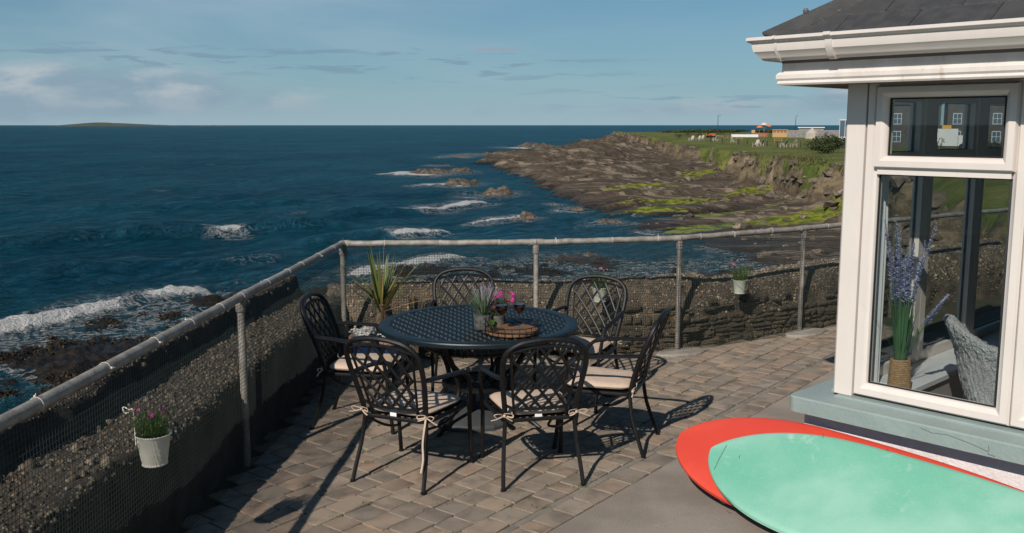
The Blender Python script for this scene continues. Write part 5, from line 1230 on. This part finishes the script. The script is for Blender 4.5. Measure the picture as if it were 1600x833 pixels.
# ================================================================== HANGING POTS AND PLANTER
def bucket(mat, parent, r0, r1, h):
    b = MB(); b.lathe([(0, 0), (r0, 0), (r0 + .001, .006), (r0 - .001, .009), (r1 - .004, h - .012), (r1 - .002, h - .01), (r1 + .003, h - .004), (r1 + .003, h), (r1 - .002, h), (r1 - .006, h - .012), (r1 - .012, h - .03), (0, h - .026)], 32); return b.build('bucket', mat, parent, ang=40)
def hanging_pot(loc_, mat, h, r, label, seed, fl, flmat, fh, hook, nf, yaw=0):
    o = empty('hanging_pot', loc_, yaw, label, 'hanging pot', 'metal buckets of flowers hung on the netting'); bucket(mat, o, r * .72, r, h)
    b = MB(); b.lathe([(0, h - .02), (r - .012, h - .022)], 20); b.build('soil', M['soil'], o)
    b = MB(); g = random.Random(seed)
    for k in range(95):
        a = g.uniform(0, 6.28); q = math.sqrt(g.random()) * r * .8; s = g.uniform(0, .55); L = g.uniform(.5, 1.0) * fh; d = Vector((math.cos(a) * s, math.sin(a) * s, 1)).normalized(); p = Vector((q * math.cos(a), q * math.sin(a), h - .02))
        b.tube([p, p + d * L], .0010, 3)
        for j in range(7):
            c = p + d * L * (.2 + .8 * j / 7); aa = g.uniform(0, 6.28); b.blade(c, (math.cos(aa), math.sin(aa), .9), g.uniform(.014, .026), .006, .4, 2)
    b.build('foliage', M['leaf'], o, smooth=False)
    pts = [Vector((math.cos(a) * q * r * 1.25, math.sin(a) * q * r * 1.25, h - .02 + fh * g.uniform(.62, 1.08))) for a, q in [(g.uniform(0, 6.28), math.sqrt(g.random())) for _ in range(nf)]]
    flowers(o, pts, flmat, .0125, seed + 1)
    b = MB()
    if hook == 'tall':   # scrolled wire hanger rising behind the rim
        b.tube(crom([(-r - .002, 0, h - .06), (-r - .006, 0, h + .06), (-r - .008, 0, h + .115), (-r - .025, 0, h + .115), (-r - .048, 0, h + .127), (-r - .055, 0, h + .12), (-r - .045, 0, h + .098), (-r - .028, 0, h + .10)], 6), 0.0030, 8)
    else:
        b.tube(crom([(-r * .98, 0, h - .015), (-r * .75, -r * .68, h - .055), (0, -r * 1.04, h - .085), (r * .75, -r * .68, h - .055), (r * .98, 0, h - .015)], 6), .0018, 6); b.tube(crom([(0, r, h - .03), (0, r + .006, h + .02), (0, r + .02, h + .045), (0, r + .03, h + .03)], 5), .0022, 6)
    b.build('hanger', M['galv'] if hook != 'tall' else mat, o); return o
hanging_pot((-1.695, 4.40, .560), M['bucketw'], .150, .082, 'cream bucket of green leaves and magenta flowers on the shaded parapet side', 3, 0, M['pink'], .15, 'tall', 9)
hanging_pot((2.235, 9.36, .515), M['bucketg'], .135, .078, 'sage green bucket hung on the far netting between the two posts near the house', 5, 0, M['palepink'], .19, 'low', 9, .55)
hanging_pot((.815, 8.80, .535), M['bucketg'], .135, .080, 'sage green bucket partly hidden behind a chair back by the far wall', 8, 0, M['palepink'], .18, 'low', 7, .2)
# planter in the corner
pl = empty('corner_planter', (-1.15, 8.22, 0), 0, 'blue glazed planter with spiky palm and white flowers in the corner', 'planter')
b = MB(); b.lathe([(0, 0), (.17, 0), (.20, .02), (.245, .30), (.25, .315), (.235, .315), (.225, .29), (0, .285)], 36); b.build('pot', M['bluepot'], pl)
b = MB(); b.lathe([(.245, .296), (.262, .300), (.268, .318), (.262, .335), (.240, .340), (.228, .332), (.228, .312)], 36, closed=True)
for k in range(40): a = 6.2832 * k / 40; b.tube([(.262 * math.cos(a), .262 * math.sin(a), .304), (.262 * math.cos(a + .10), .262 * math.sin(a + .10), .336)], .007, 5)
b.build('rope_rim', M['terracotta'], pl)
b = MB(); b.lathe([(0, .31), (.228, .30)], 24); b.build('soil', M['soil'], pl)
b = MB(); tr = crom([(.01, .0, .30), (.0, .01, .42), (.012, .0, .55), (.018, .0, .62)], 5); b.tube(tr, [.030 + .004 * math.sin(i * 1.9) for i in range(len(tr))], 10); b.build('trunk', M['bark'], pl)
g = random.Random(31); b = MB(); d_ = MB()
for k in range(46):
    a = g.uniform(0, 6.28); s = g.uniform(.08, 1.4) ** 1.2; b.blade((.018 + .012 * math.cos(a), .012 * math.sin(a), .58 + g.uniform(-.05, .05)), (math.cos(a) * s, math.sin(a) * s, 1), g.uniform(.36, .56), g.uniform(.018, .028), g.uniform(.0, .22), 6, curl=.25)
b.build('crown', M['yucca'], pl, smooth=False)
for (dx, dz, L) in [(.95, .95, .60), (1.3, .85, .58), (1.5, .55, .58), (-.8, 1.0, .56), (.5, 1.1, .58), (.05, 1.3, .66)]: d_.blade((.03, -.01, .55), (dx, g.uniform(-.3, .1), dz), L, .030, .12, 6, curl=.3)
d_.tube(crom([(.16, -.02, .31), (.155, -.03, .42), (.125, -.02, .52)], 4), [.012] * 5 + [.009, .007, .006, .005], 6); d_.build('dry_leaves', M['dryleaf'], pl, smooth=False)
b = MB(); pts = []
for k in range(240):
    a = g.uniform(0, 6.28); q = math.sqrt(g.random()) * .255; p = Vector((q * math.cos(a), q * math.sin(a), .335 + .05 * g.random() + .02 * (q < .15)))
    if k % 3: pts.append(p)
    for j in range(2): b.blade(p - Vector((0, 0, .03)), (g.gauss(0, 1), g.gauss(0, 1), .7), .035, .012, .4, 2)
b.build('foliage', M['leaf'], pl, smooth=False)
b = MB()
for p in pts:
    for j in range(5): pp = petals(.012, 4); mt = Matrix.Translation(p + Vector((g.gauss(0, .012), g.gauss(0, .012), g.uniform(0, .012)))) @ Matrix.Rotation(g.uniform(-.6, .6), 4, 'X'); b.add([mt @ Vector(v) for v in pp.v], pp.f)
tag(b.build('white_blossom', M['white'], pl, smooth=False), kind='stuff')
flowers(pl, [Vector((.17 + g.gauss(0, .018), -.06 + g.gauss(0, .018), .40 + g.gauss(0, .025))) for _ in range(16)], M['purple'], .016, 12)

# ================================================================== BEHIND THE GLASS
def HP(s, t, z): p = HC + HD * s + HI * t; return (p.x, p.y, z)
vz = empty('rope_vase', HP(.305, .165, .6005), 0, 'rope wrapped vase of tall lavender on the inside window sill', 'vase')
b = MB(); b.lathe([(0, .002), (.058, .002), (.050, .2), (.044, .2), (.05, .01), (0, .01)], 24); b.build('jar', M['rope'], vz)
hx = [((.060 - .0095 * t) * math.cos(t * 6.2832 * 15), (.060 - .0095 * t) * math.sin(t * 6.2832 * 15), .008 + .192 * t) for t in np.linspace(0, 1, 15 * 20)]
b = MB(); b.tube(hx, .0078, 6); b.build('rope', M['rope'], vz)
g = random.Random(17); b = MB(); fl = MB()
for k in range(120):
    a = g.uniform(0, 6.28); s = g.uniform(0, .16); L = g.uniform(.34, .52); b.blade((.03 * math.cos(a), .03 * math.sin(a), .17), (math.cos(a) * s, math.sin(a) * s, 1), L, .0055, g.uniform(0, .12), 5)
for k in range(26):
    a = g.uniform(0, 6.28); s = g.uniform(0, .15) if k < 24 else .55; L = g.uniform(.56, .90) if k < 24 else .50; d = Vector((math.cos(a) * s, math.sin(a) * s, 1)).normalized()
    if k >= 24: d = Vector((HD.x * .45 + g.gauss(0, .05), HD.y * .45, .9)).normalized()
    p0 = Vector((0, 0, .17)); bend = Vector((math.cos(a), math.sin(a), 0)) * .05 * g.random(); line = [p0, p0 + d * L * .6, p0 + d * L + bend]; b.tube(line, .0018, 4)
    for q in range(110):
        t = .58 + .42 * q / 110; c = p0 + d * L * t + bend * max(0, (t - .6) / .4); rr = .026 * (1.15 - (t - .58) / .42 * .7); aa = g.uniform(0, 6.28); fl.blade(c, (math.cos(aa), math.sin(aa), .5), rr, .013, .2, 2)
for k in range(10):
    a = g.uniform(0, 6.28); b.blade((0, 0, .17), (math.cos(a) * .5, math.sin(a) * .5, 1), .5, .004, .5, 6)
b.build('stems', M['lavstem'], vz, smooth=False); fl.build('flower_spikes', M['lavflower'], vz, smooth=False)
fc = empty('fleece_armchair', HP(.90, .62, .0), -R(46) , 'grey fleecy tub armchair seen through the window', 'armchair')
def tub():
    n = 60; pr_ = []; vs = []; fs = []; m_ = 18
    for i in range(n):
        u = i / (n - 1) * 2 - 1; a = -math.pi / 2 + u * 2.0; top = .93 + .13 * math.exp(-((abs(u) - .52) / .32) ** 2) - .22 * sstep(np.array(abs(u)), .72, 1.0); rad = .27
        for k in range(m_):
            w = 2 * math.pi * k / m_; th = .055; h = (top - .30) / 2; zc = (top + .30) / 2
            rr = rad + th * math.copysign(abs(math.cos(w)) ** .8, math.cos(w)) + .40 * ((zc + h * math.sin(w)) - .50); z = zc + h * math.copysign(abs(math.sin(w)) ** .55, math.sin(w))
            vs.append((rr * math.cos(a), rr * math.sin(a), float(z)))
    for i in range(n - 1): fs += [(i * m_ + k, i * m_ + (k + 1) % m_, (i + 1) * m_ + (k + 1) % m_, (i + 1) * m_ + k) for k in range(m_)]
    fs += [tuple(range(m_)), tuple((n - 1) * m_ + k for k in range(m_))]; b = MB(); b.add(vs, fs); return b
o = tub().build('shell', M['fleece'], fc, ang=80)
sd = o.modifiers.new('subdivision', 'SUBSURF'); sd.levels = sd.render_levels = 3
tx = bpy.data.textures.new('fleece_curl', 'CLOUDS'); tx.noise_scale = .028; dm = o.modifiers.new('curls', 'DISPLACE'); dm.texture = tx; dm.strength = .030; dm.mid_level = .5
b = MB(); b.lathe([(0, .28), (.31, .28), (.335, .31), (.335, .40), (.30, .44), (0, .45)], 32); b.build('seat', M['fleece'], fc, ang=60)
for k in range(4): a = 6.2832 * (k + .5) / 4; b = MB(); b.tube([(.22 * math.cos(a), .22 * math.sin(a), .29), (.27 * math.cos(a), .27 * math.sin(a), .02)], [.02, .012], 8); b.build('leg', M['wood'], fc)

# ================================================================== THINGS ON THE HEADLAND
def gz(x, y): return float(terrain(np.array([float(x)]), np.array([float(y)]))[0][0])
ORD = ['first', 'second', 'third', 'fourth', 'fifth', 'sixth', 'seventh', 'eighth', 'ninth', 'tenth', 'eleventh', 'twelfth', 'thirteenth', 'fourteenth']
M['grey_wood'] = pmat('weathered_wood', (.42, .37, .31), (.32, .28, .24), 6, .85); M['tan_wood'] = pmat('new_timber', (.46, .29, .13), (.38, .23, .10), 6, .8); M['dark_post'] = pmat('dark_post', (.03, .026, .022), None, 4, .9)
M['orange'] = pmat('orange_cloth', (.62, .14, .035), None, 4, .8); M['cream'] = pmat('cream_cloth', (.62, .50, .36), None, 4, .8); M['redbrick'] = pmat('red_cladding', (.26, .11, .07), (.2, .08, .05), 4, .8)
M['bldglass'] = pmat('blue_glazing', (.06, .10, .14), None, 2, .12, spec=.8); M['render_grey'] = pmat('grey_render', (.22, .21, .20), (.17, .16, .155), 1.5, .9, .2, 20); M['render_white'] = pmat('white_render', (.55, .53, .50), (.46, .44, .42), 1.2, .9)
M['scrub'] = pmat('scrub_leaf', (.03, .045, .012), None, 3, .85, randcols=[(.022, .034, .010), (.04, .058, .015), (.06, .075, .022)], trans=.2); M['tyre'] = pmat('tyre', (.012, .012, .012), None, 3, .8); M['yellow'] = pmat('yellow_paint', (.60, .30, .02), None, 3, .5); M['vanwhite'] = pmat('white_van_paint', (.62, .62, .61), None, 3, .35)
def slatchair():
    o = empty('lawn_chair', (0, 0, 0)); mt = M['grey_wood']
    for k in range(5): b = MB(); x = -.24 + k * .12; b.add([(x - .05, -.20, .34), (x + .05, -.20, .34), (x + .055, -.52, 1.04 + .05 * (2 - abs(k - 2))), (x - .055, -.52, 1.04 + .05 * (2 - abs(k - 2))), (x - .05, -.22, .34), (x + .05, -.22, .34), (x + .055, -.545, 1.04), (x - .055, -.545, 1.04)], [(0, 1, 2, 3), (7, 6, 5, 4), (0, 3, 7, 4), (1, 5, 6, 2), (3, 2, 6, 7)]); b.build('back_slat', mt, o, smooth=False)
    b = MB(); [b.box(-.30, .30, .32 - .11 * k, .41 - .11 * k, .37 - .014 * k, .395 - .014 * k) for k in range(6)]; b.build('seat', mt, o, smooth=False)
    for sg in (-1, 1):
        b = MB(); b.box(sg * .36 - .07, sg * .36 + .07, -.35, .42, .58, .605); b.build('arm', mt, o, smooth=False)
        for y in (.34, -.28): b = MB(); b.box(sg * .33 - .025, sg * .33 + .025, y - .05, y + .05, 0, .58); b.build('leg', mt, o, smooth=False)
    return o
lc = slatchair(); CP = [(39.7, 215.7), (39.2, 212.0), (40.9, 213.8), (42.4, 217.6), (44.9, 215.7), (44.0, 210.2), (42.7, 187.8), (38.8, 154.8), (41.0, 160.5), (41.9, 150.1), (43.7, 151.0), (44.2, 143.1), (45.9, 143.9), (47.2, 143.9)]
cang = [math.degrees(math.atan2(x, y)) for x, y in CP]; order = sorted(range(len(CP)), key=lambda i: cang[i]); g = random.Random(2)
for n_, i in enumerate(order):
    x, y = CP[i]; o = lc if n_ == 0 else dup(lc); o.location = (x, y, gz(x, y) - .02); o.rotation_euler = (0, 0, R(g.choice([60, 95, 140, -60, 30, 120]) + g.uniform(-15, 15))); o.scale = (1.08,) * 3
    tag(o, '%s pale wooden lawn chair from the left along the headland lawn' % ORD[n_], 'lawn chair', 'pale wooden chairs on the headland lawn')
def picnic():
    o = empty('picnic_table', (0, 0, 0)); mt = M['tan_wood']
    b = MB(); [b.box(-.9, .9, -.36 + .15 * k, -.23 + .15 * k, .72, .76) for k in range(5)]; b.build('tabletop', mt, o, smooth=False)
    for sg in (-1, 1):
        b = MB(); b.box(-.9, .9, sg * .68 - .13, sg * .68 + .13, .42, .46); b.build('bench', mt, o, smooth=False)
        for x in (-.65, .65): b = MB(); b.tube([(x, sg * .22, .72), (x, sg * .66, .0)], .05, 4); b.build('leg', mt, o, smooth=False)
    for x in (-.65, .65): b = MB(); b.box(x - .03, x + .03, -.75, .75, .36, .42); b.build('cross_rail', mt, o, smooth=False)
    return o
pt = picnic(); PP = [(54.7, 255.9), (54.2, 243.3), (50.8, 217.6), (70.9, 275.9), (52.1, 190.7), (58.4, 187.8), (68.7, 201.6)]
order = sorted(range(len(PP)), key=lambda i: math.atan2(*PP[i]))
for n_, i in enumerate(order):
    x, y = PP[i]; o = pt if n_ == 0 else dup(pt); o.location = (x, y, gz(x, y)); o.rotation_euler = (0, 0, R(g.uniform(-25, 25)))
    tag(o, '%s tan picnic table from the left on the headland lawn' % ORD[n_], 'picnic table', 'picnic tables on the headland lawn')
b = MB(); b.lathe([(.10, 0), (.10, .85), (.06, .92), (0, .93)], 8); bp_ = b.mesh('bollard', M['dark_post'])
BP = [(40.5, 198.4), (40.6, 187.8), (40.6, 174.5), (43.4, 179.6), (41.9, 159.8), (42.2, 154.8), (44.5, 150.1)]
for n_, (x, y) in enumerate(sorted(BP, key=lambda p: math.atan2(*p))):
    tag(meshobj('bollard', bp_, None, (x, y, gz(x, y) - .02)), '%s short dark post from the left along the lawn edge' % ORD[n_], 'bollard', 'short dark posts along the lawn edge')
b = MB(); b.tube([(0, 0, 0), (0, 0, 5.2), (0, 0, 6.6)], [.13, .09, .07], 8); lm = b.mesh('pole', M['dark_post']); b = MB(); b.tube([(0, 0, 6.5), (.25, 0, 6.75), (.8, 0, 6.8)], [.06, .05, .10], 6); lh = b.mesh('lamp_head', M['dark_post'])
for (x, y, l) in [(69.9, 331.4, 'tall thin dark lamp post near the white boundary fence'), (103.2, 355.2, 'tall thin dark lamp post near the grey walled yard')]:
    o = empty('lamp_post', (x, y, gz(x, y)), 0, l, 'lamp post', 'lamp posts on the headland'); meshobj('pole', lm, o); meshobj('lamp_head', lh, o)
def simple(name, x, y, rz, label, cat, parts, group=None):
    o = empty(name, (x, y, gz(x, y)), R(rz), label, cat, group)
    for nm, boxes, mt in parts:
        b = MB()
        for q in boxes: b.box(*q)
        b.build(nm, M[mt], o, smooth=False)
    return o
simple('kiosk', 75.8, 275.9, -15, 'small tan timber kiosk with a row of hatches', 'kiosk', [('wall', [(-2, 2, -1.2, 1.2, 0, 2.05)], 'tan_wood'), ('roof', [(-2.15, 2.15, -1.4, 1.35, 2.05, 2.2)], 'tan_wood')] + [('hatch', [(x - .36, x + .36, -1.24, -1.19, 1.35, 1.85)], 'redbrick') for x in (-1.45, -.48, .48, 1.45)])
simple('boundary_fence', 65.3, 273.5, -12, 'long white low fence along the back of the lawn', 'fence', [('panel', [(-3.6 + k * 1.45, -2.2 + k * 1.45, -.04, .04, .1, .85)], 'vanwhite') for k in range(5)] + [('post', [(-3.66 + k * 1.45, -3.56 + k * 1.45, -.06, .06, 0, .95)], 'vanwhite') for k in range(6)])
o = simple('garden_tractor', 54.7, 268, 20, 'small orange and dark machine parked on the lawn', 'tractor', [('hood', [(-.1, 1.1, -.45, .45, .45, 1.05)], 'orange'), ('seat', [(-.9, -.2, -.4, .4, .5, .85), (-.95, -.75, -.4, .4, .85, 1.5)], 'dark_post'), ('mudguard', [(-1.1, .0, -.75, -.45, .6, .95), (-1.1, .0, .45, .75, .6, .95)], 'orange')])
b = MB(); b.tube([(0, -.12, 0), (0, .12, 0)], .42, 16); wm = b.mesh('wheel', M['tyre'])
for x, y, s in ((-.6, -.7, 1), (-.6, .7, 1), (.8, -.55, .7), (.8, .55, .7)): q = meshobj('wheel', wm, o, (x, y, .42 * s)); q.scale = (s,) * 3
def parasol(x, y, mt, label, h=3.6):
    o = empty('garden_parasol', (x, y, gz(x, y)), 0, label, 'parasol', 'parasols at the food stall'); b = MB(); b.tube([(0, 0, 0), (0, 0, h)], .04, 6); b.build('pole', M['tan_wood'], o); b = MB(); b.lathe([(1.0, h - .6), (.8, h - .32), (.4, h - .08), (0, h + .03)], 8); b.build('canopy', M[mt], o, smooth=False)
parasol(75.5, 287.5, 'orange', 'orange parasol, rightmost beside the food stall'); parasol(73.9, 286.0, 'cream', 'cream parasol above the food stall', 4.1); parasol(72.4, 285.2, 'orange', 'orange parasol, leftmost over the food stall', 3.3)
simple('food_stall', 71.6, 282.2, -15, 'low reddish food stall under parasols', 'stall', [('counter', [(-2.2, 2.2, -.8, .8, 0, 1.2)], 'redbrick'), ('back_panel', [(-2.2, -1.2, -.8, .8, 1.2, 2.0)], 'tan_wood')])
simple('yard_wall', 84, 268, -17, 'low grey block wall enclosing the yard behind the lawn', 'wall', [('wall', [(-8, 9, -.15, .15, 0, 1.9)], 'render_grey'), ('coping', [(-8.1, 9.1, -.2, .2, 1.9, 2.0)], 'grey_wood')])
simple('flat_roof_shed', 86.5, 282, -17, 'flat white roofed shed behind the grey yard wall', 'shed', [('wall', [(-3.4, 3.4, -2, 2, 0, 2.6)], 'render_grey'), ('roof', [(-3.7, 3.7, -2.3, 2.3, 2.6, 2.85)], 'vanwhite')])
simple('notice_board', 88.8, 262, -18, 'white notice board on posts by the yard', 'sign', [('board', [(-.75, .75, -.04, .04, 2.1, 3.1)], 'vanwhite'), ('post', [(-.6, -.5, -.04, .04, 0, 2.1)], 'dark_post'), ('post', [(.5, .6, -.04, .04, 0, 2.1)], 'dark_post')])
o = empty('canvas_tent', (76.8, 249.5, gz(76.8, 249.5)), .2, 'pale grey pointed tent in the walled yard', 'tent'); b = MB(); b.lathe([(1.8, 0), (1.7, 1.4), (.7, 2.2), (0, 2.9)], 8); b.build('canvas', M['grey_wood'], o, smooth=False); b = MB(); b.add([(1.5, -.4, 0), (1.5, .4, 0), (1.42, 0, 1.4)], [(0, 1, 2)]); b.build('door_flap', M['dark_post'], o, smooth=False)
b = MB()
gbo = empty('glazed_pavilion', (83.4, 243, gz(83.4, 243)), -R(19), 'tall blue glazed pavilion at the house corner', 'building'); b.box(-1.7, 3.4, -2, 2, 0, .5); b.box(-1.8, 3.5, -2.1, 2.1, 4.5, 4.8); b.build('frame', M['render_white'], gbo, smooth=False)
for k in range(4): b = MB(); b.box(-1.65 + k * 1.25, -.5 + k * 1.25, -1.95, -1.85, .5, 4.5); b.build('window', M['bldglass'], gbo, smooth=False)
for k in range(5): b = MB(); b.box(-1.74 + k * 1.25, -1.62 + k * 1.25, -2.0, -1.84, .5, 4.5); b.build('mullion', M['render_white'], gbo, smooth=False)
b = MB(); b.box(-1.6, 3.3, -1.8, 1.9, .5, 4.5); b.build('core', M['render_grey'], gbo, smooth=False)
simple('stone_planter', 50.1, 147, -19, 'dark block planter at the lawn end beside the house', 'planter', [('wall', [(-2.2, 2.6, -1.6, 1.6, 0, .95)], 'dark_post'), ('rim', [(-2.3, 2.7, -1.7, 1.7, .95, 1.05)], 'render_grey')])
def bush(x, y, w, d, h, n, label, seed, lsize=.14, group='bushes along the headland lawn'):
    g2 = np.random.default_rng(seed); o = empty('bush', (x, y, gz(x, y) - .05), 0, label, 'bush', group); b = MB()
    lob = [(g2.uniform(-.6, .6) * w / 2, g2.uniform(-.6, .6) * d / 2, g2.uniform(.35, .7) * h, g2.uniform(.3, .55)) for _ in range(9)]
    for i in range(n):
        lx, ly, lz, lr = lob[g2.integers(len(lob))]; v = g2.normal(size=3); v /= np.linalg.norm(v); rr = lr * g2.uniform(.55, 1.08); c = np.array([lx + v[0] * rr * w * .5, ly + v[1] * rr * d * .5, max(.04, lz + v[2] * rr * h * .75)])
        a = g2.normal(size=3); a /= np.linalg.norm(a); c2 = np.cross(a, v); s = lsize * g2.uniform(.6, 1.4); b.add([c - a * s * .5, c + c2 * s * .35, c + a * s * .6, c - c2 * s * .35], [(0, 1, 2, 3)])
    b.build('foliage', M['scrub'], o, smooth=False); b = MB()
    for k in range(6): lx, ly, lz, lr = lob[k]; b.tube([(lx * .15, ly * .15, 0), (lx * .6, ly * .6, lz * .6), (lx, ly, lz)], [.05, .035, .012], 5)
    b.build('branches', M['bark'], o)
bush(47.8, 262, 4.2, 2.4, 2.2, 700, 'dark round bush at the left end of the lawn', 1); bush(52.4, 271, 4.0, 2.4, 1.7, 600, 'low dark bush behind the orange machine', 2); bush(63.0, 285, 8.5, 3, 2.6, 1000, 'long dark bush before the white fence', 3); bush(41.8, 246, 3.4, 2.4, 1.4, 500, 'low bush at the cliff end of the lawn', 4)
bush(36.8, 112.5, 4.4, 3.0, 2.3, 1800, 'dark green shrub on the cliff edge beside the white house', 5, .22); bush(34.0, 106.5, 3.4, 2.4, 1.5, 1200, 'smaller dark shrub lower on the bank near the house', 6, .2); bush(39.6, 124, 4.4, 3.0, 1.5, 1200, 'shrub on the lawn side of the cliff shrubs', 7, .2)
for i, (x, y, w) in enumerate([(88, 446, 44), (124, 436, 40)]):
    bush(x, y, w, 5, 1.5, 3000, ['long dark hedge along the far edge of the lawn, seaward half', 'long dark hedge along the far edge, house half'][i], 10 + i, .9, 'hedges at the far lawn edge')
# town seen through the windows
def townhouse(x, y, rz, w, dp, h, wall, label, cols, rows, chim=True):
    o = empty('town_house', (x, y, gz(x, y) - .1), R(rz), label, 'house', 'houses seen through the window glass'); b = MB(); b.box(-w / 2, w / 2, 0, dp, 0, h); b.build('wall', M[wall], o, smooth=False)
    b = MB(); b.add([(-w / 2 - .2, -.25, h), (w / 2 + .2, -.25, h), (w / 2 + .2, dp + .25, h), (-w / 2 - .2, dp + .25, h), (-w / 2 - .2, dp / 2, h + 2.2), (w / 2 + .2, dp / 2, h + 2.2)], [(0, 1, 5, 4), (2, 3, 4, 5), (0, 4, 3), (1, 2, 5), (3, 2, 1, 0)]); rf = b.build('roof', M['slate'], o, smooth=False)
    if chim: b = MB(); b.box(w / 2 - 1.1, w / 2 - .3, dp / 2 - .4, dp / 2 + .4, h + 1.4, h + 3.2); b.build('chimney', M['render_grey'], rf, smooth=False)
    for r_ in range(rows):
        for c in range(cols):
            wx = -w / 2 + w * (c + .5) / cols; z = 1.0 + r_ * 2.7; b = MB(); q = .06
            for bx in [(wx - .62, wx + .62, -.09, -.01, z - .08, z), (wx - .62, wx + .62, -.09, -.01, z + 1.5, z + 1.6), (wx - .62, wx - .54, -.09, -.01, z, z + 1.5), (wx + .54, wx + .62, -.09, -.01, z, z + 1.5), (wx - .03, wx + .03, -.08, -.01, z, z + 1.5), (wx - .54, wx + .54, -.078, -.012, z + .75, z + .81)]: b.box(*bx)
            wf = b.build('window', M['vanwhite'], o, smooth=False); b = MB(); b.box(wx - .54, wx + .54, -.04, -.015, z, z + 1.5); b.build('pane', M['bldglass'], wf, smooth=False)
townhouse(60.5, 150, -12, 10, 8, 6.6, 'render_dark', 'dark grey two storey house, left of those seen through the upper pane', 4, 2); townhouse(72, 148, -20, 11, 8, 7.6, 'render_dark', 'wider grey house, middle of those seen through the upper pane', 4, 2); townhouse(82.5, 140, -28, 8, 8, 7.2, 'render_white', 'pale rendered house, right of those seen through the upper pane', 3, 2)
o = simple('white_van', 61.8, 138, -22, 'white box van parked before the houses behind the window glass', 'van', [('box', [(-2.6, 1.2, -1, 1, .5, 2.9)], 'vanwhite'), ('cab', [(1.25, 2.7, -.95, .95, .5, 2.0)], 'vanwhite'), ('windscreen', [(2.45, 2.72, -.85, .85, 1.25, 1.85)], 'bldglass'), ('roof_beacon', [(-.9, .3, -.5, .5, 2.92, 3.4)], 'yellow')])
for x in (-1.7, 1.8):
    for y in (-.9, .9): meshobj('wheel', wm, o, (x, y, .42))
bush(54.5, 129, 5, 3, 1.9, 900, 'bush before the white van behind the glass', 21, .25, 'bushes seen through the window'); bush(62.5, 128, 6, 3, 1.6, 900, 'bush right of the van behind the glass', 22, .25, 'bushes seen through the window')
# purple thrift on the bank
def thrift():
    N = 5000; g2 = np.random.default_rng(5); az = np.radians(g2.uniform(10, 19, N)); r = g2.uniform(88, 150, N); x = r * np.sin(az); y = r * np.cos(az); z, t, p = terrain(x, y); ct = cliff_t(x, y)[0]; ok = (ct > .35) & (ct < 1.0) & (fbm(x / 3.5, y / 3.5, 77, 3) > .32); b = MB()
    for X, Y, Z in list(zip(x[ok], y[ok], z[ok]))[:320]: s = g2.uniform(.10, .2); b.add([(X - s, Y, Z + .1), (X, Y - s, Z + .22), (X + s, Y, Z + .12), (X, Y + s, Z + .3)], [(0, 1, 2, 3)])
    tag(b.build('heather', M['lilac'], smooth=False), 'patches of mauve flowers on the headland bank', kind='stuff')
thrift()
# boulders and rubble fallen along the foot of the bank
def build_rubble():
    N = 9000; g2 = np.random.default_rng(44); az = np.radians(g2.uniform(6.8, 24, N)); r = np.exp(g2.uniform(math.log(50), math.log(320), N)); x = r * np.sin(az); y = r * np.cos(az); t = cliff_t(x, y)[0]; z = terrain(x, y)[0]
    ok = ((t > -.75) & (t < .42) & (g2.random(N) < .75)) | ((t <= -.75) & (z > SEA_Z + .15) & (g2.random(N) < .10)); x, y, z, t = x[ok], y[ok], z[ok], t[ok]; iv, jf = ICO; vs = []; fs = []
    for i in range(min(len(x), 1500)):
        s = math.exp(g2.uniform(math.log(.12), math.log(.62))) * (1 if t[i] > -.75 else .8); sc = s * g2.uniform(.6, 1.3, 3) * np.array([1.2, 1.0, .62]); V = iv * (1 + g2.normal(0, .2, (len(iv), 1))) * sc; a = g2.uniform(0, 6.28); c, q = math.cos(a), math.sin(a); b = len(vs)
        vs += [(x[i] + p[0] * c - p[1] * q, y[i] + p[0] * q + p[1] * c, z[i] + p[2]) for p in V]; fs += [tuple(k + b for k in f) for f in jf]
    m = MB(); m.v = vs; m.f = fs; mat = pmat('rubble', (.13, .10, .07), (.06, .047, .034), 2.5, .92, 1.0, 8, randcols=[(.07, .055, .04), (.15, .118, .082), (.11, .085, .06), (.24, .19, .13), (.09, .07, .05)])
    tag(m.build('rubble', mat, smooth=False), 'fallen boulders and rubble along the foot of the grassy bank', kind='stuff')
build_rubble()
